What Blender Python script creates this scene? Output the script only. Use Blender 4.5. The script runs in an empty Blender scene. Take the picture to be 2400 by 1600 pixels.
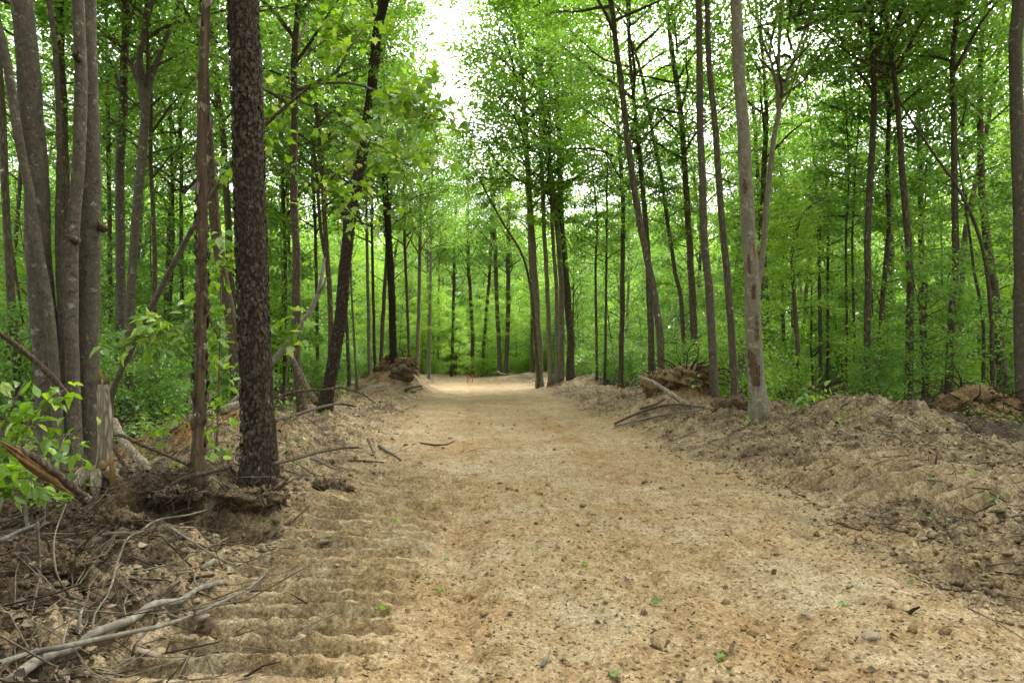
import bpy, math, random
import numpy as np
from mathutils import Vector, Matrix

# ---------------------------------------------------------------- camera, sky, sun, exposure
SC = bpy.context.scene
COL = SC.collection
CAM_H = 1.5
PITCH = math.radians(1.54)
cam_d = bpy.data.cameras.new('camera'); cam_d.lens = 24; cam_d.sensor_width = 36
cam_d.clip_start = 0.05; cam_d.clip_end = 3000
cam = bpy.data.objects.new('camera', cam_d); COL.objects.link(cam)
cam.location = (0, 0, CAM_H); cam.rotation_euler = (math.radians(90) + PITCH, 0, 0)
SC.camera = cam

SUN_EL, SUN_AZ = math.radians(52), math.radians(22)      # ahead of the camera, slightly right, behind cloud
W = bpy.data.worlds.new('World'); SC.world = W; W.use_nodes = True
wn, wl = W.node_tree.nodes, W.node_tree.links
wn.clear()
wo = wn.new('ShaderNodeOutputWorld'); wb = wn.new('ShaderNodeBackground')
sk = wn.new('ShaderNodeTexSky'); sk.sky_type = 'NISHITA'; sk.sun_disc = False
sk.sun_elevation = SUN_EL; sk.sun_rotation = SUN_AZ; sk.air_density = 1.0; sk.dust_density = 4.0; sk.ozone_density = 1.0
hs = wn.new('ShaderNodeHueSaturation'); hs.inputs['Saturation'].default_value = 0.10   # a grey overcast veil
hs.inputs['Value'].default_value = 1.0
wl.new(sk.outputs[0], hs.inputs['Color']); wl.new(hs.outputs[0], wb.inputs['Color'])
wb.inputs['Strength'].default_value = 0.15
wl.new(wb.outputs[0], wo.inputs['Surface'])

sun_d = bpy.data.lights.new('sun', 'SUN'); sun_d.energy = 1.5; sun_d.angle = math.radians(30); sun_d.color = (1.0, 0.96, 0.9)
sun = bpy.data.objects.new('sun', sun_d); COL.objects.link(sun)
sun.rotation_euler = (-(math.radians(90) - SUN_EL), 0, -SUN_AZ)

vs = SC.view_settings
vs.view_transform = 'Standard'; vs.look = 'None'; vs.exposure = 2.45; vs.gamma = 1.0
SC.display_settings.display_device = 'sRGB'
SC.render.engine = 'CYCLES'
cy = SC.cycles
cy.max_bounces = 8; cy.diffuse_bounces = 5; cy.glossy_bounces = 2; cy.transmission_bounces = 5; cy.transparent_max_bounces = 8
cy.use_denoising = True
cy.use_adaptive_sampling = True; cy.adaptive_threshold = 0.03
cy.caustics_reflective = False; cy.caustics_refractive = False

rnd = random.Random(11)
RNG = np.random.default_rng(11)

# ---------------------------------------------------------------- noise
def _hash(ix, iy, seed):
    n = ix * np.uint32(374761393) + iy * np.uint32(668265263) + np.uint32((seed * 1442695041) & 0xFFFFFFFF)
    n = (n ^ (n >> np.uint32(13))) * np.uint32(1274126177)
    n = (n ^ (n >> np.uint32(16))) * np.uint32(2246822519)
    return (n ^ (n >> np.uint32(15))) & np.uint32(0xFFFF)
_ANG = np.linspace(0, 2 * math.pi, 65536, endpoint=False)
_GX, _GY = np.cos(_ANG).astype(np.float32), np.sin(_ANG).astype(np.float32)
def pn(x, y, seed=0):
    x = np.asarray(x, float); y = np.asarray(y, float)
    x0 = np.floor(x); y0 = np.floor(y); fx = x - x0; fy = y - y0
    x0 = x0.astype(np.int64).astype(np.uint32); y0 = y0.astype(np.int64).astype(np.uint32)
    def g(dx, dy):
        h = _hash(x0 + np.uint32(dx), y0 + np.uint32(dy), seed)
        return _GX[h] * (fx - dx) + _GY[h] * (fy - dy)
    u = fx * fx * fx * (fx * (fx * 6 - 15) + 10); v = fy * fy * fy * (fy * (fy * 6 - 15) + 10)
    a = g(0, 0) * (1 - u) + g(1, 0) * u
    b = g(0, 1) * (1 - u) + g(1, 1) * u
    return (a * (1 - v) + b * v) * 1.5
def fbm(x, y, f, o=3, seed=0):
    r = 0; a = 1.0
    for i in range(o):
        r = r + a * pn(x * f + 13.7 * i, y * f - 7.1 * i, seed + i); a *= .5; f *= 2.03
    return r
def sm(t):
    t = np.clip(t, 0, 1); return t * t * (3 - 2 * t)

# ---------------------------------------------------------------- terrain
def xc(y): return 0.9 - 0.06 * np.clip(y, -5, 62)
def edges(x, y):
    s = x - xc(y)
    wl_ = 0.45 * pn(x * .45, y * .4, 3) + .2 * pn(x * 1.6, y * 1.6, 4)
    dl = -(2.15 + .03 * np.clip(y, 0, 32)) - s + wl_
    dr = s - 2.55 - wl_
    end = (y - 57) * .6
    return s, np.maximum(dl, -9), dr, end
MOUNDS = [  # x, y, rx, ry, h   heaps of pushed-up earth
    (4.15, 16.6, 1.2, 1.4, .62), (2.9, 15.6, 1.3, 1.0, .25), (5.2, 14.3, 1.1, .9, .28),
    (-5.3, 29.5, 1.5, 2.2, .85), (-4.6, 31.5, .9, 1.6, .45),
    (6.45, 12.2, 1.0, 1.2, .5), (5.6, 11.2, 1.3, 1.2, .12), (8.7, 12.4, 1.3, 1.2, .26), (9.6, 14.2, 1.2, 1.2, .42),
    (-5.0, 11.0, 1.3, 1.5, .42), (-4.0, 10.2, .9, .8, .15),
    (-2.35, 6.55, .75, .6, .26), (-3.2, 6.3, .9, .6, .14), (-1.95, 7.3, .6, .8, .2), (-4.1, 6.7, .8, .6, .14),
    (0.6, 51, 3.0, 1.6, .35), (4.4, 36, 1.6, 2.5, .4), (7.2, 9.2, 1.6, 1.3, .08), (7.5, 11.7, .8, .9, .24), (5.5, 12.7, .8, .9, .22), (4.4, 13.4, .9, .7, .15),
]
HOLES = [(-2.55, 5.72, .5, .3, .34), (-3.15, 5.75, .4, .3, .16), (-1.95, 6.9, .3, .25, .1), (5.3, 13.1, .5, .3, .14)]
def cleat_mask(x, y):
    e = .12 * pn(x * 0 + .3, y * 2.3, 74)
    return sm((x + 1.92 + .03 * (y - 4) + e) / .14) * (1 - sm((x + .85 - .05 * (y - 4) + .25 * pn(0 * x, y * 2.0, 73)) / .22)) * sm((y - 2.2) / .4) * (1 - sm((y - 7.2) / 3.2))
def cleat_right(x, y):
    ca, sa = math.cos(.30), math.sin(.30)
    xr = (x - 4.6) * ca + (y - 7.6) * sa; yr = -(x - 4.6) * sa + (y - 7.6) * ca
    e = .2 * pn(xr * 0 + .7, yr * 2.1, 75)
    return sm((xr + 1.15 + e) / .2) * (1 - sm((xr - .8 + e) / .25)) * sm((yr + 1.7) / .4) * (1 - sm((yr - 1.3) / .4)), xr, yr
def cleats(x, y): return np.maximum(cleat_mask(x, y), cleat_right(x, y)[0])
def height(x, y):
    x = np.asarray(x, float); y = np.asarray(y, float)
    s, dl, dr, end = edges(x, y)
    off = np.maximum(np.maximum(dl, dr), end)
    road = 1 - sm((off + .25) / .7)
    rough = sm((off + .5) / 1.2)
    h = .22 * sm(dl / 1.1) * (1 - .75 * sm((dl - 1.8) / 2.0))
    h = h + .25 * sm(dr / 1.4) * (1 - .8 * sm((dr - 3.0) / 2.5))
    for mx, my, rx, ry, mh in MOUNDS:
        q = ((x - mx) / rx) ** 2 + ((y - my) / ry) ** 2
        h = h + mh * np.exp(-q * 1.1) * (1 + .25 * pn(x * 1.9, y * 1.9, 40))
    for mx, my, rx, ry, mh in HOLES:
        q = ((x - mx) / rx) ** 2 + ((y - my) / ry) ** 2
        h = h - mh * np.exp(-q * q * 1.3)
    forest = sm((off - 4.0) / 4.0)
    wob = .03 * pn(x * 2.2, y * 1.1, 70)
    m = cleat_mask(x, y)
    m2, xr, yr = cleat_right(x, y)
    rough = rough * (1 - .8 * np.maximum(m, m2))
    lump = .10 * fbm(x, y, .9, 3, 10) + .06 * fbm(x, y, 3.1, 3, 20) + .085 * np.maximum(fbm(x, y, 6.5, 3, 25) - .05, 0) + .05 * fbm(x, y, 12., 3, 30)
    lump = lump * np.clip(.45 + 1.1 * (fbm(x, y, .45, 2, 35) + .45), .3, 1.2)
    h = h + rough * lump * (1 - .45 * forest)
    h = h + forest * .25 * fbm(x, y, .12, 2, 50)
    # the packed road: long wheel marks, shallow lumps and grit
    h = h + road * (.018 * fbm(x, y, .5, 2, 60) + .014 * pn(s * 3.2, y * .22, 61) + .014 * fbm(x * 1.0, y, 5.5, 4, 62)
                    + .035 * np.maximum(fbm(x, y, 13., 2, 66) - .15, 0))
    for rs, rw, rd in ((.8, .20, .075), (-1.0, .20, .06), (1.35, .11, .035), (-.5, .11, .03), (.25, .09, .02)):
        h = h - road * rd * np.exp(-((s - rs - .12 * pn(y * .35, 0 * y + rs, 68)) / rw) ** 2) * np.clip(.6 + .9 * pn(x * .3, y * .3 + rs * 7, 69), 0, 1.2)
    # cleat prints of a tracked machine, left and right
    ph = (y + wob) / .24
    fr = ph - np.floor(ph); prof = sm(fr / .11) * (1 - .95 * fr ** 1.5)
    amp = .165 * np.clip(.75 + .6 * pn(x * 1.1 + 9, np.floor(ph) * 3.3 + .4, 71), .2, 1.2)
    h = h + m * (prof * (1 + .12 * pn(x * 8, y * 8, 76)) - .6 + .10 * fbm(x, y, 9., 2, 77)) * amp
    ph2 = (yr + wob) / .26
    h = h + m2 * (sm((ph2 - np.floor(ph2)) / .2) * (1 - .95 * (ph2 - np.floor(ph2)) ** 1.6) - .5) * .20 * np.clip(.7 + .8 * pn(xr * 1.5, np.floor(ph2) * 2.7, 72), .2, 1.2)
    # two deeper tyre slots farther down the road
    for sx, sy, lx, ly in ((1.55, 20.5, .3, 2.2), (-1.0, 22.5, .25, 2.6)):
        h = h - .05 * np.exp(-(((s - sx + .05 * (y - sy)) / lx) ** 2 + ((y - sy) / ly) ** 2))
    return h

def _side(start, sign, limit, first, g):
    out = []; p = start; d = first
    while abs(p) < limit:
        p += sign * d; out.append(p); d = min(d * g, 60)
    return out
_xs = list(np.arange(-4.6, 5.8, .0195))
GX = np.array(sorted(_side(_xs[0], -1, 700, .02, 1.045) + _xs + _side(_xs[-1], 1, 700, .02, 1.035)))
_ys = []; _p = 2.2
while _p < 750:
    _ys.append(_p); _p += max(.0175, .0056 * _p) if _p < 40 else max(.0056 * _p, .012 * (_p - 22))
GY = np.array(sorted(_side(2.2, -1, 300, .06, 1.12) + _ys))
_mx, _my = np.meshgrid(GX, GY); GZ = height(_mx.ravel(), _my.ravel()).reshape(_mx.shape)
def hgt(x, y):
    """height of the ground sheet itself"""
    x = np.asarray(x, float); y = np.asarray(y, float)
    i = np.clip(np.searchsorted(GX, x) - 1, 0, len(GX) - 2); j = np.clip(np.searchsorted(GY, y) - 1, 0, len(GY) - 2)
    u = np.clip((x - GX[i]) / (GX[i + 1] - GX[i]), 0, 1); v = np.clip((y - GY[j]) / (GY[j + 1] - GY[j]), 0, 1)
    return (GZ[j, i] * (1 - u) + GZ[j, i + 1] * u) * (1 - v) + (GZ[j + 1, i] * (1 - u) + GZ[j + 1, i + 1] * u) * v
def H(x, y): return float(hgt(np.array([x]), np.array([y]))[0])

# pixel of the 2400x1600 photograph -> ray
_cp, _sp = math.cos(PITCH), math.sin(PITCH)
def ray(px, py):
    u = (px - 1200) / 1600; v = (800 - py) / 1600
    return u, _cp - v * _sp, _sp + v * _cp
def P(px, py, d):
    a, b, c = ray(px, py); t = d / b
    return Vector((a * t, d, CAM_H + c * t))
_T = np.concatenate([np.linspace(2, 12, 1400), np.linspace(12.02, 90, 1600)])
def G(px, py, lift=0.0, mx=60):
    a, b, c = ray(px, py); t = _T / b
    x = a * t; y = b * t; z = CAM_H + c * t - lift
    g = hgt(x, y) >= z
    i = int(np.argmax(g)) if g.any() else int(np.searchsorted(_T, mx))
    return Vector((x[i], y[i], z[i] + lift))

# ---------------------------------------------------------------- mesh helpers
def mk_mesh(name, V, F, mat, smooth=False, attrs=None):
    me = bpy.data.meshes.new(name)
    V = np.asarray(V, np.float32); F = np.asarray(F, np.int32)
    n, k = F.shape
    me.vertices.add(len(V)); me.vertices.foreach_set('co', V.ravel())
    me.loops.add(n * k); me.loops.foreach_set('vertex_index', F.ravel())
    me.polygons.add(n); me.polygons.foreach_set('loop_start', np.arange(0, n * k, k, dtype=np.int32))
    me.polygons.foreach_set('loop_total', np.full(n, k, np.int32))
    if smooth: me.polygons.foreach_set('use_smooth', np.ones(n, bool))
    if attrs:
        for an, (typ, arr) in attrs.items():
            a = me.attributes.new(an, typ, 'POINT')
            a.data.foreach_set('color' if typ == 'FLOAT_COLOR' else 'value', np.asarray(arr, np.float32).ravel())
    me.materials.append(mat); me.update(); me.validate()
    return me
def link(name, me, parent=None, loc=None):
    o = bpy.data.objects.new(name, me); COL.objects.link(o)
    if parent is not None: o.parent = parent
    if loc is not None: o.location = loc
    return o
def tag(o, label=None, cat=None, group=None, kind=None):
    if label: o['label'] = label
    if cat: o['category'] = cat
    if group: o['group'] = group
    if kind: o['kind'] = kind
    return o
def thing(name, label, cat, loc=(0, 0, 0), group=None):
    o = bpy.data.objects.new(name, None); COL.objects.link(o); o.location = loc; o.empty_display_size = .1
    return tag(o, label, cat, group)

def spline(pts, rad, step):
    """Catmull-Rom resample of a polyline and of its radii."""
    p = np.array([tuple(q) for q in pts], float); r = np.array(rad, float)
    if len(p) < 2: return p, r
    ext = np.vstack([2 * p[0] - p[1], p, 2 * p[-1] - p[-2]])
    out, orr = [], []
    for i in range(len(p) - 1):
        a, b, c, d = ext[i:i + 4]
        n = max(1, int(np.linalg.norm(c - b) / step))
        for j in range(n):
            t = j / n
            out.append(.5 * (2 * b + (c - a) * t + (2 * a - 5 * b + 4 * c - d) * t * t + (3 * b - a - 3 * c + d) * t ** 3))
            orr.append(r[i] * (1 - t) + r[i + 1] * t)
    out.append(p[-1]); orr.append(r[-1])
    return np.array(out), np.array(orr)
class Tubes:
    def __init__(s): s.V = []; s.F = []; s.n = 0
    def add(s, pts, rad, seg=6, rough=0.0, cap=True, seed=0):
        p = np.asarray(pts, float); r = np.asarray(rad, float); m = len(p)
        t = np.gradient(p, axis=0); t /= np.linalg.norm(t, axis=1)[:, None] + 1e-9
        ref = np.array([0, 0, 1.0]) if abs(t[:, 2]).mean() < .8 else np.array([1.0, 0, 0])
        a = np.cross(t, ref); a /= np.linalg.norm(a, axis=1)[:, None] + 1e-9
        b = np.cross(t, a)
        th = np.linspace(0, 2 * math.pi, seg, endpoint=False)
        R = np.repeat(r[:, None], seg, 1)
        if rough:
            L = np.concatenate([[0], np.cumsum(np.linalg.norm(np.diff(p, axis=0), axis=1))])
            rr = max(r.mean(), .01)
            TT, LL = np.meshgrid(th, L)
            R = R * (1 + rough * (pn(np.cos(TT) * 1.3 + 31 * seed, LL / (rr * 5) + np.sin(TT) * 1.3, seed) + .5 * pn(np.cos(TT) * 3 + 7, LL / (rr * 2) + np.sin(TT) * 3, seed + 5)))
        V = p[:, None, :] + R[:, :, None] * (np.cos(th)[None, :, None] * a[:, None, :] + np.sin(th)[None, :, None] * b[:, None, :])
        V = V.reshape(-1, 3)
        i = np.arange(m - 1)[:, None] * seg; j = np.arange(seg)[None, :]; j2 = (j + 1) % seg
        F = np.stack([i + j, i + j2, i + seg + j2, i + seg + j], -1).reshape(-1, 4)
        if cap:
            V = np.vstack([V, p[:1], p[-1:]])
            c0, c1 = m * seg, m * seg + 1
            jj = np.arange(seg)
            F = np.vstack([F, np.stack([jj, (jj + seg - 1) % seg, np.full(seg, c0), np.full(seg, c0)], -1) if False else np.stack([(jj + 1) % seg, jj, np.full(seg, c0), np.full(seg, c0)], -1)]) if False else F
            s._caps(V, s.n, seg, m)
        s.V.append(V); s.F.append(F + s.n); s.n += len(V)
    def _caps(s, V, base, seg, m):
        # end caps as quads sharing the centre vertex (two neighbouring segments each)
        c0, c1 = m * seg, m * seg + 1
        f = []
        for k in range(0, seg - 1, 2):
            f.append([c0, (k + 2) % seg, k + 1, k]); e = (m - 1) * seg
            f.append([c1, e + k, e + k + 1, e + (k + 2) % seg])
        s.F.append(np.array(f) + base)
    def mesh(s, name, mat, smooth=True, off=None):
        V = np.vstack(s.V)
        if off is not None: V = V - np.array(tuple(off))
        return mk_mesh(name, V, np.vstack(s.F), mat, smooth)

# leaf templates: (u along, v across, w up), triangles
KITE = (np.array([(0, 0, 0), (.42, .34, .10), (1, 0, -.10), (.42, -.34, .10)]), np.array([(0, 2, 1), (0, 3, 2)]))
OVATE = (np.array([(0, 0, 0), (.2, .22, .05), (.5, .32, .07), (.8, .18, .0), (1.05, 0, -.12), (.8, -.18, .0), (.5, -.32, .07), (.2, -.22, .05), (.25, 0, 0), (.55, 0, .0), (.8, 0, -.05)]),
         np.array([(0, 8, 1), (1, 8, 9), (1, 9, 2), (2, 9, 10), (2, 10, 3), (3, 10, 4), (0, 7, 8), (7, 6, 9), (7, 9, 8), (6, 5, 10), (6, 10, 9), (5, 4, 10)]))
def _maple():
    half = [(0.0, 0), (-.10, .16), (-.02, .20), (.02, .44), (.16, .34), (.24, .46), (.42, .62), (.46, .42), (.52, .22), (.68, .26), (.76, .14), (1.05, 0)]
    pts = half + [(u, -v) for u, v in reversed(half[1:-1])]
    V = [(.32, 0, -.02)] + [(u, v, .10 * abs(v) - .16 * max(0, u - .3) ** 2 - .22 * v * v) for u, v in pts]
    n = len(pts)
    return np.array(V), np.array([(0, 1 + i, 1 + (i + 1) % n) for i in range(n)])
MAPLE = _maple()
def norm(a): return a / (np.linalg.norm(a, axis=-1, keepdims=True) + 1e-9)
def leaf_arrays(C, D, U, S, tone, tmpl):
    TV, TF = tmpl; k = len(TV); N = len(C)
    D = norm(D); side = norm(np.cross(U, D)); Up = np.cross(D, side)
    V = C[:, None, :] + S[:, None, None] * (TV[None, :, 0, None] * D[:, None, :] + TV[None, :, 1, None] * side[:, None, :] + TV[None, :, 2, None] * Up[:, None, :])
    F = (TF[None] + (np.arange(N) * k)[:, None, None]).reshape(-1, 3)
    return V.reshape(-1, 3), F, np.repeat(tone, k)

# ---------------------------------------------------------------- materials
def new_mat(name):
    m = bpy.data.materials.new(name); m.use_nodes = True
    nt = m.node_tree; nt.nodes.clear()
    return m, nt
class N:
    """tiny node helper"""
    def __init__(s, nt): s.nt = nt
    def n(s, t, **kw):
        nd = s.nt.nodes.new(t)
        for k, v in kw.items():
            if k in nd.inputs.keys() if isinstance(k, str) else False: s.set(nd, k, v)
            else: setattr(nd, k, v)
        return nd
    def set(s, nd, k, v):
        if hasattr(v, 'is_output'): s.nt.links.new(v, nd.inputs[k])
        else: nd.inputs[k].default_value = v
    def noise(s, vec, scale, detail=3, rough=.55, dist=0):
        nd = s.nt.nodes.new('ShaderNodeTexNoise'); nd.inputs['Scale'].default_value = scale; nd.inputs['Detail'].default_value = detail
        nd.inputs['Roughness'].default_value = rough; nd.inputs['Distortion'].default_value = dist
        s.nt.links.new(vec, nd.inputs['Vector']); return nd.outputs[0]
    def voro(s, vec, scale, feature='F1', out='Distance'):
        nd = s.nt.nodes.new('ShaderNodeTexVoronoi'); nd.feature = feature; nd.inputs['Scale'].default_value = scale
        s.nt.links.new(vec, nd.inputs['Vector']); return nd.outputs[out]
    def ramp(s, fac, stops, interp='LINEAR'):
        nd = s.nt.nodes.new('ShaderNodeValToRGB'); cr = nd.color_ramp; cr.interpolation = interp
        while len(cr.elements) < len(stops): cr.elements.new(.5)
        for e, (p, c) in zip(cr.elements, stops):
            e.position = p; e.color = (*c, 1) if not np.isscalar(c) else (c, c, c, 1)
        s.nt.links.new(fac, nd.inputs[0]); return nd.outputs[0]
    def mix(s, fac, a, b, typ='MIX'):
        nd = s.nt.nodes.new('ShaderNodeMix'); nd.data_type = 'RGBA'; nd.blend_type = typ
        for i, v in ((0, fac), (6, a), (7, b)):
            if hasattr(v, 'is_output'): s.nt.links.new(v, nd.inputs[i])
            else: nd.inputs[i].default_value = v if (i == 0 or len(v) == 4) else (*v, 1)
        return nd.outputs[2]
    def math(s, op, a, b=0.0, c=None):
        nd = s.nt.nodes.new('ShaderNodeMath'); nd.operation = op
        for i, v in enumerate((a, b) if c is None else (a, b, c)):
            if hasattr(v, 'is_output'): s.nt.links.new(v, nd.inputs[i])
            else: nd.inputs[i].default_value = v
        return nd.outputs[0]
    def coord(s, which='Object', scale=(1, 1, 1)):
        tc = s.nt.nodes.new('ShaderNodeTexCoord'); mp = s.nt.nodes.new('ShaderNodeMapping')
        mp.inputs['Scale'].default_value = scale; s.nt.links.new(tc.outputs[which], mp.inputs['Vector']); return mp.outputs[0]
    def bump(s, hgt, strength, dist, normal=None):
        nd = s.nt.nodes.new('ShaderNodeBump'); nd.inputs['Strength'].default_value = strength; nd.inputs['Distance'].default_value = dist
        s.nt.links.new(hgt, nd.inputs['Height'])
        if normal is not None: s.nt.links.new(normal, nd.inputs['Normal'])
        return nd.outputs[0]
    def out(s, sh):
        o = s.nt.nodes.new('ShaderNodeOutputMaterial'); s.nt.links.new(sh, o.inputs['Surface'])
    def bsdf(s, col, rough=.9, normal=None, spec=.2):
        b = s.nt.nodes.new('ShaderNodeBsdfPrincipled')
        s.set(b, 'Base Color', col if hasattr(col, 'is_output') else (*col, 1)); s.set(b, 'Roughness', rough); b.inputs['Specular IOR Level'].default_value = spec
        if normal is not None: s.nt.links.new(normal, b.inputs['Normal'])
        return b.outputs[0]

def leaf_mat(name, dark, mid, light, pale=(.22, .30, .16), trans=.5, mottle=False):
    m, nt = new_mat(name); n = N(nt)
    at = nt.nodes.new('ShaderNodeAttribute'); at.attribute_name = 'tone'
    oi = nt.nodes.new('ShaderNodeObjectInfo')
    f = n.math('ADD', n.math('MULTIPLY', at.outputs['Fac'], .8), n.math('MULTIPLY', oi.outputs['Random'], .2))
    col = n.ramp(f, [(0.0, dark), (.45, mid), (.88, light), (.93, pale), (1.0, pale)])
    if mottle:      # blotches, veins and browned spots on leaves seen close up
        co = n.coord('Object'); col = n.mix(1.0, col, n.ramp(n.noise(co, 5, 4, .7), [(.3, .62), (.5, 1.0), (.7, 1.2)]), 'MULTIPLY')
        col = n.mix(n.ramp(n.noise(co, 9, 2, .5), [(.66, 0.0), (.70, .8)]), col, (.16, .11, .03, 1))
    d = nt.nodes.new('ShaderNodeBsdfDiffuse'); nt.links.new(col, d.inputs[0])
    t = nt.nodes.new('ShaderNodeBsdfTranslucent')
    tcol = n.mix(1.0, col, (1.45, 1.35, .7, 1), 'MULTIPLY'); nt.links.new(tcol, t.inputs[0])
    mx = nt.nodes.new('ShaderNodeMixShader'); mx.inputs[0].default_value = trans
    nt.links.new(d.outputs[0], mx.inputs[1]); nt.links.new(t.outputs[0], mx.inputs[2])
    g = nt.nodes.new('ShaderNodeBsdfGlossy'); g.inputs['Roughness'].default_value = .45; g.inputs['Color'].default_value = (.9, 1, .9, 1)
    m2 = nt.nodes.new('ShaderNodeMixShader'); m2.inputs[0].default_value = .05
    nt.links.new(mx.outputs[0], m2.inputs[1]); nt.links.new(g.outputs[0], m2.inputs[2])
    n.out(m2.outputs[0]); return m
LEAF = leaf_mat('canopy_leaf', (.058, .142, .018), (.122, .270, .034), (.215, .385, .052), (.29, .40, .15))
LEAF_Y = leaf_mat('yellow_green_leaf', (.11, .235, .016), (.20, .385, .032), (.30, .48, .045), (.34, .47, .14))
LEAF_N = leaf_mat('broad_leaf', (.075, .165, .008), (.15, .29, .016), (.25, .42, .028), (.33, .44, .16), .58, True)

def bark_mat(name, c0, c1, c2, vs_=9.0, stretch=.16, bump=.5, lichen=(.35, .36, .31), lich=.62, rings=False, furrow=.6, moss=0.0, kk=1.0):
    c0, c1, c2, lichen = [(c[0] * .83 * kk, c[1] * .82 * kk, c[2] * .71 * kk) for c in (c0, c1, c2, lichen)]
    m, nt = new_mat(name); n = N(nt)
    co = n.coord('Object', (1, 1, stretch)); cw = n.coord('Object')
    a = n.noise(co, vs_, 6, .65, .3); v = n.voro(co, vs_ * 1.6, 'DISTANCE_TO_EDGE')
    f = n.math('ADD', n.math('MULTIPLY', a, 1.0 - furrow * .5), n.math('MULTIPLY', n.math('MINIMUM', v, .35), furrow * 1.3))
    col = n.ramp(f, [(.25, c0), (.52, c1), (.82, c2)])
    hgt = f
    big = n.noise(cw, 2.3, 4, .6)
    col = n.mix(n.ramp(big, [(.35, 0.0), (.7, .55)]), col, tuple(x * .6 for x in c1))
    if rings:
        cr = n.coord('Object', (.5, .5, 1.0)); rg = n.noise(cr, 16, 3, .6)
        col = n.mix(n.ramp(rg, [(.58, 0.0), (.68, .55)]), col, tuple(x * .45 for x in c0))
    ln = n.noise(cw, 7.5, 4, .7)
    col = n.mix(n.ramp(ln, [(lich, 0.0), (lich + .06, .75)]), col, lichen)
    if moss:
        mn = n.noise(cw, 3.1, 4, .6)
        col = n.mix(n.ramp(mn, [(.62 - .2 * moss, 0.0), (.75, .8)]), col, (.045, .075, .02))
    oi = nt.nodes.new('ShaderNodeObjectInfo')
    col = n.mix(n.math('MULTIPLY', oi.outputs['Random'], .35), col, tuple(x * .5 for x in c1))
    n.out(n.bsdf(col, .9, n.bump(hgt, bump, .03), .15)); return m
B_GREY = bark_mat('smooth_grey_bark', (.055, .046, .037), (.145, .124, .10), (.25, .22, .185), 13, .65, .6, rings=True, furrow=.4, lich=.60)
B_PALE = bark_mat('pale_grey_bark', (.09, .078, .063), (.22, .195, .16), (.36, .33, .28), 12, .35, .6, rings=True, furrow=.4, lich=.58, kk=1.25)
B_CHERRY = bark_mat('scaly_cherry_bark', (.016, .011, .008), (.045, .031, .023), (.105, .080, .062), 17, .5, .9, lichen=(.20, .20, .17), lich=.67, furrow=.9, kk=1.3)
B_FLAKE = bark_mat('bark_flake', (.055, .042, .034), (.12, .098, .082), (.20, .175, .15), 14, .6, .3, lich=.62, kk=.9)
B_ROUGH = bark_mat('rough_brown_bark', (.025, .018, .013), (.075, .056, .043), (.16, .13, .105), 15, .22, .9, lich=.64, furrow=.8, kk=2.0)
B_DARK = bark_mat('dark_furrowed_bark', (.012, .010, .008), (.038, .031, .024), (.085, .072, .058), 13, .2, .9, lich=.66, furrow=.8, moss=.3, kk=3.8)
B_SNAG = bark_mat('peeling_snag', (.045, .032, .023), (.125, .088, .060), (.27, .20, .135), 12, .07, .7, lichen=(.32, .30, .26), lich=.60, furrow=.5)
B_DEAD = bark_mat('weathered_dead_bark', (.07, .055, .043), (.20, .17, .14), (.36, .33, .29), 16, .2, 1.0, lich=.70, furrow=.9, kk=2.1)
B_TWIG = bark_mat('twig_bark', (.06, .048, .038), (.15, .125, .10), (.25, .22, .185), 14, .4, .3, lich=.63, kk=1.4)
B_GRAYSTICK = bark_mat('grey_branch_bark', (.12, .105, .09), (.24, .22, .20), (.36, .345, .32), 11, .5, .3, lich=.60, kk=1.05)
WOOD = bark_mat('split_wood', (.10, .055, .022), (.30, .175, .075), (.52, .36, .19), 14, .06, .6, lichen=(.12, .07, .04), lich=.62, furrow=.4)
ROOT = bark_mat('root_bark', (.022, .015, .011), (.062, .043, .031), (.12, .09, .066), 12, .3, .5, lich=.72)

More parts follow.
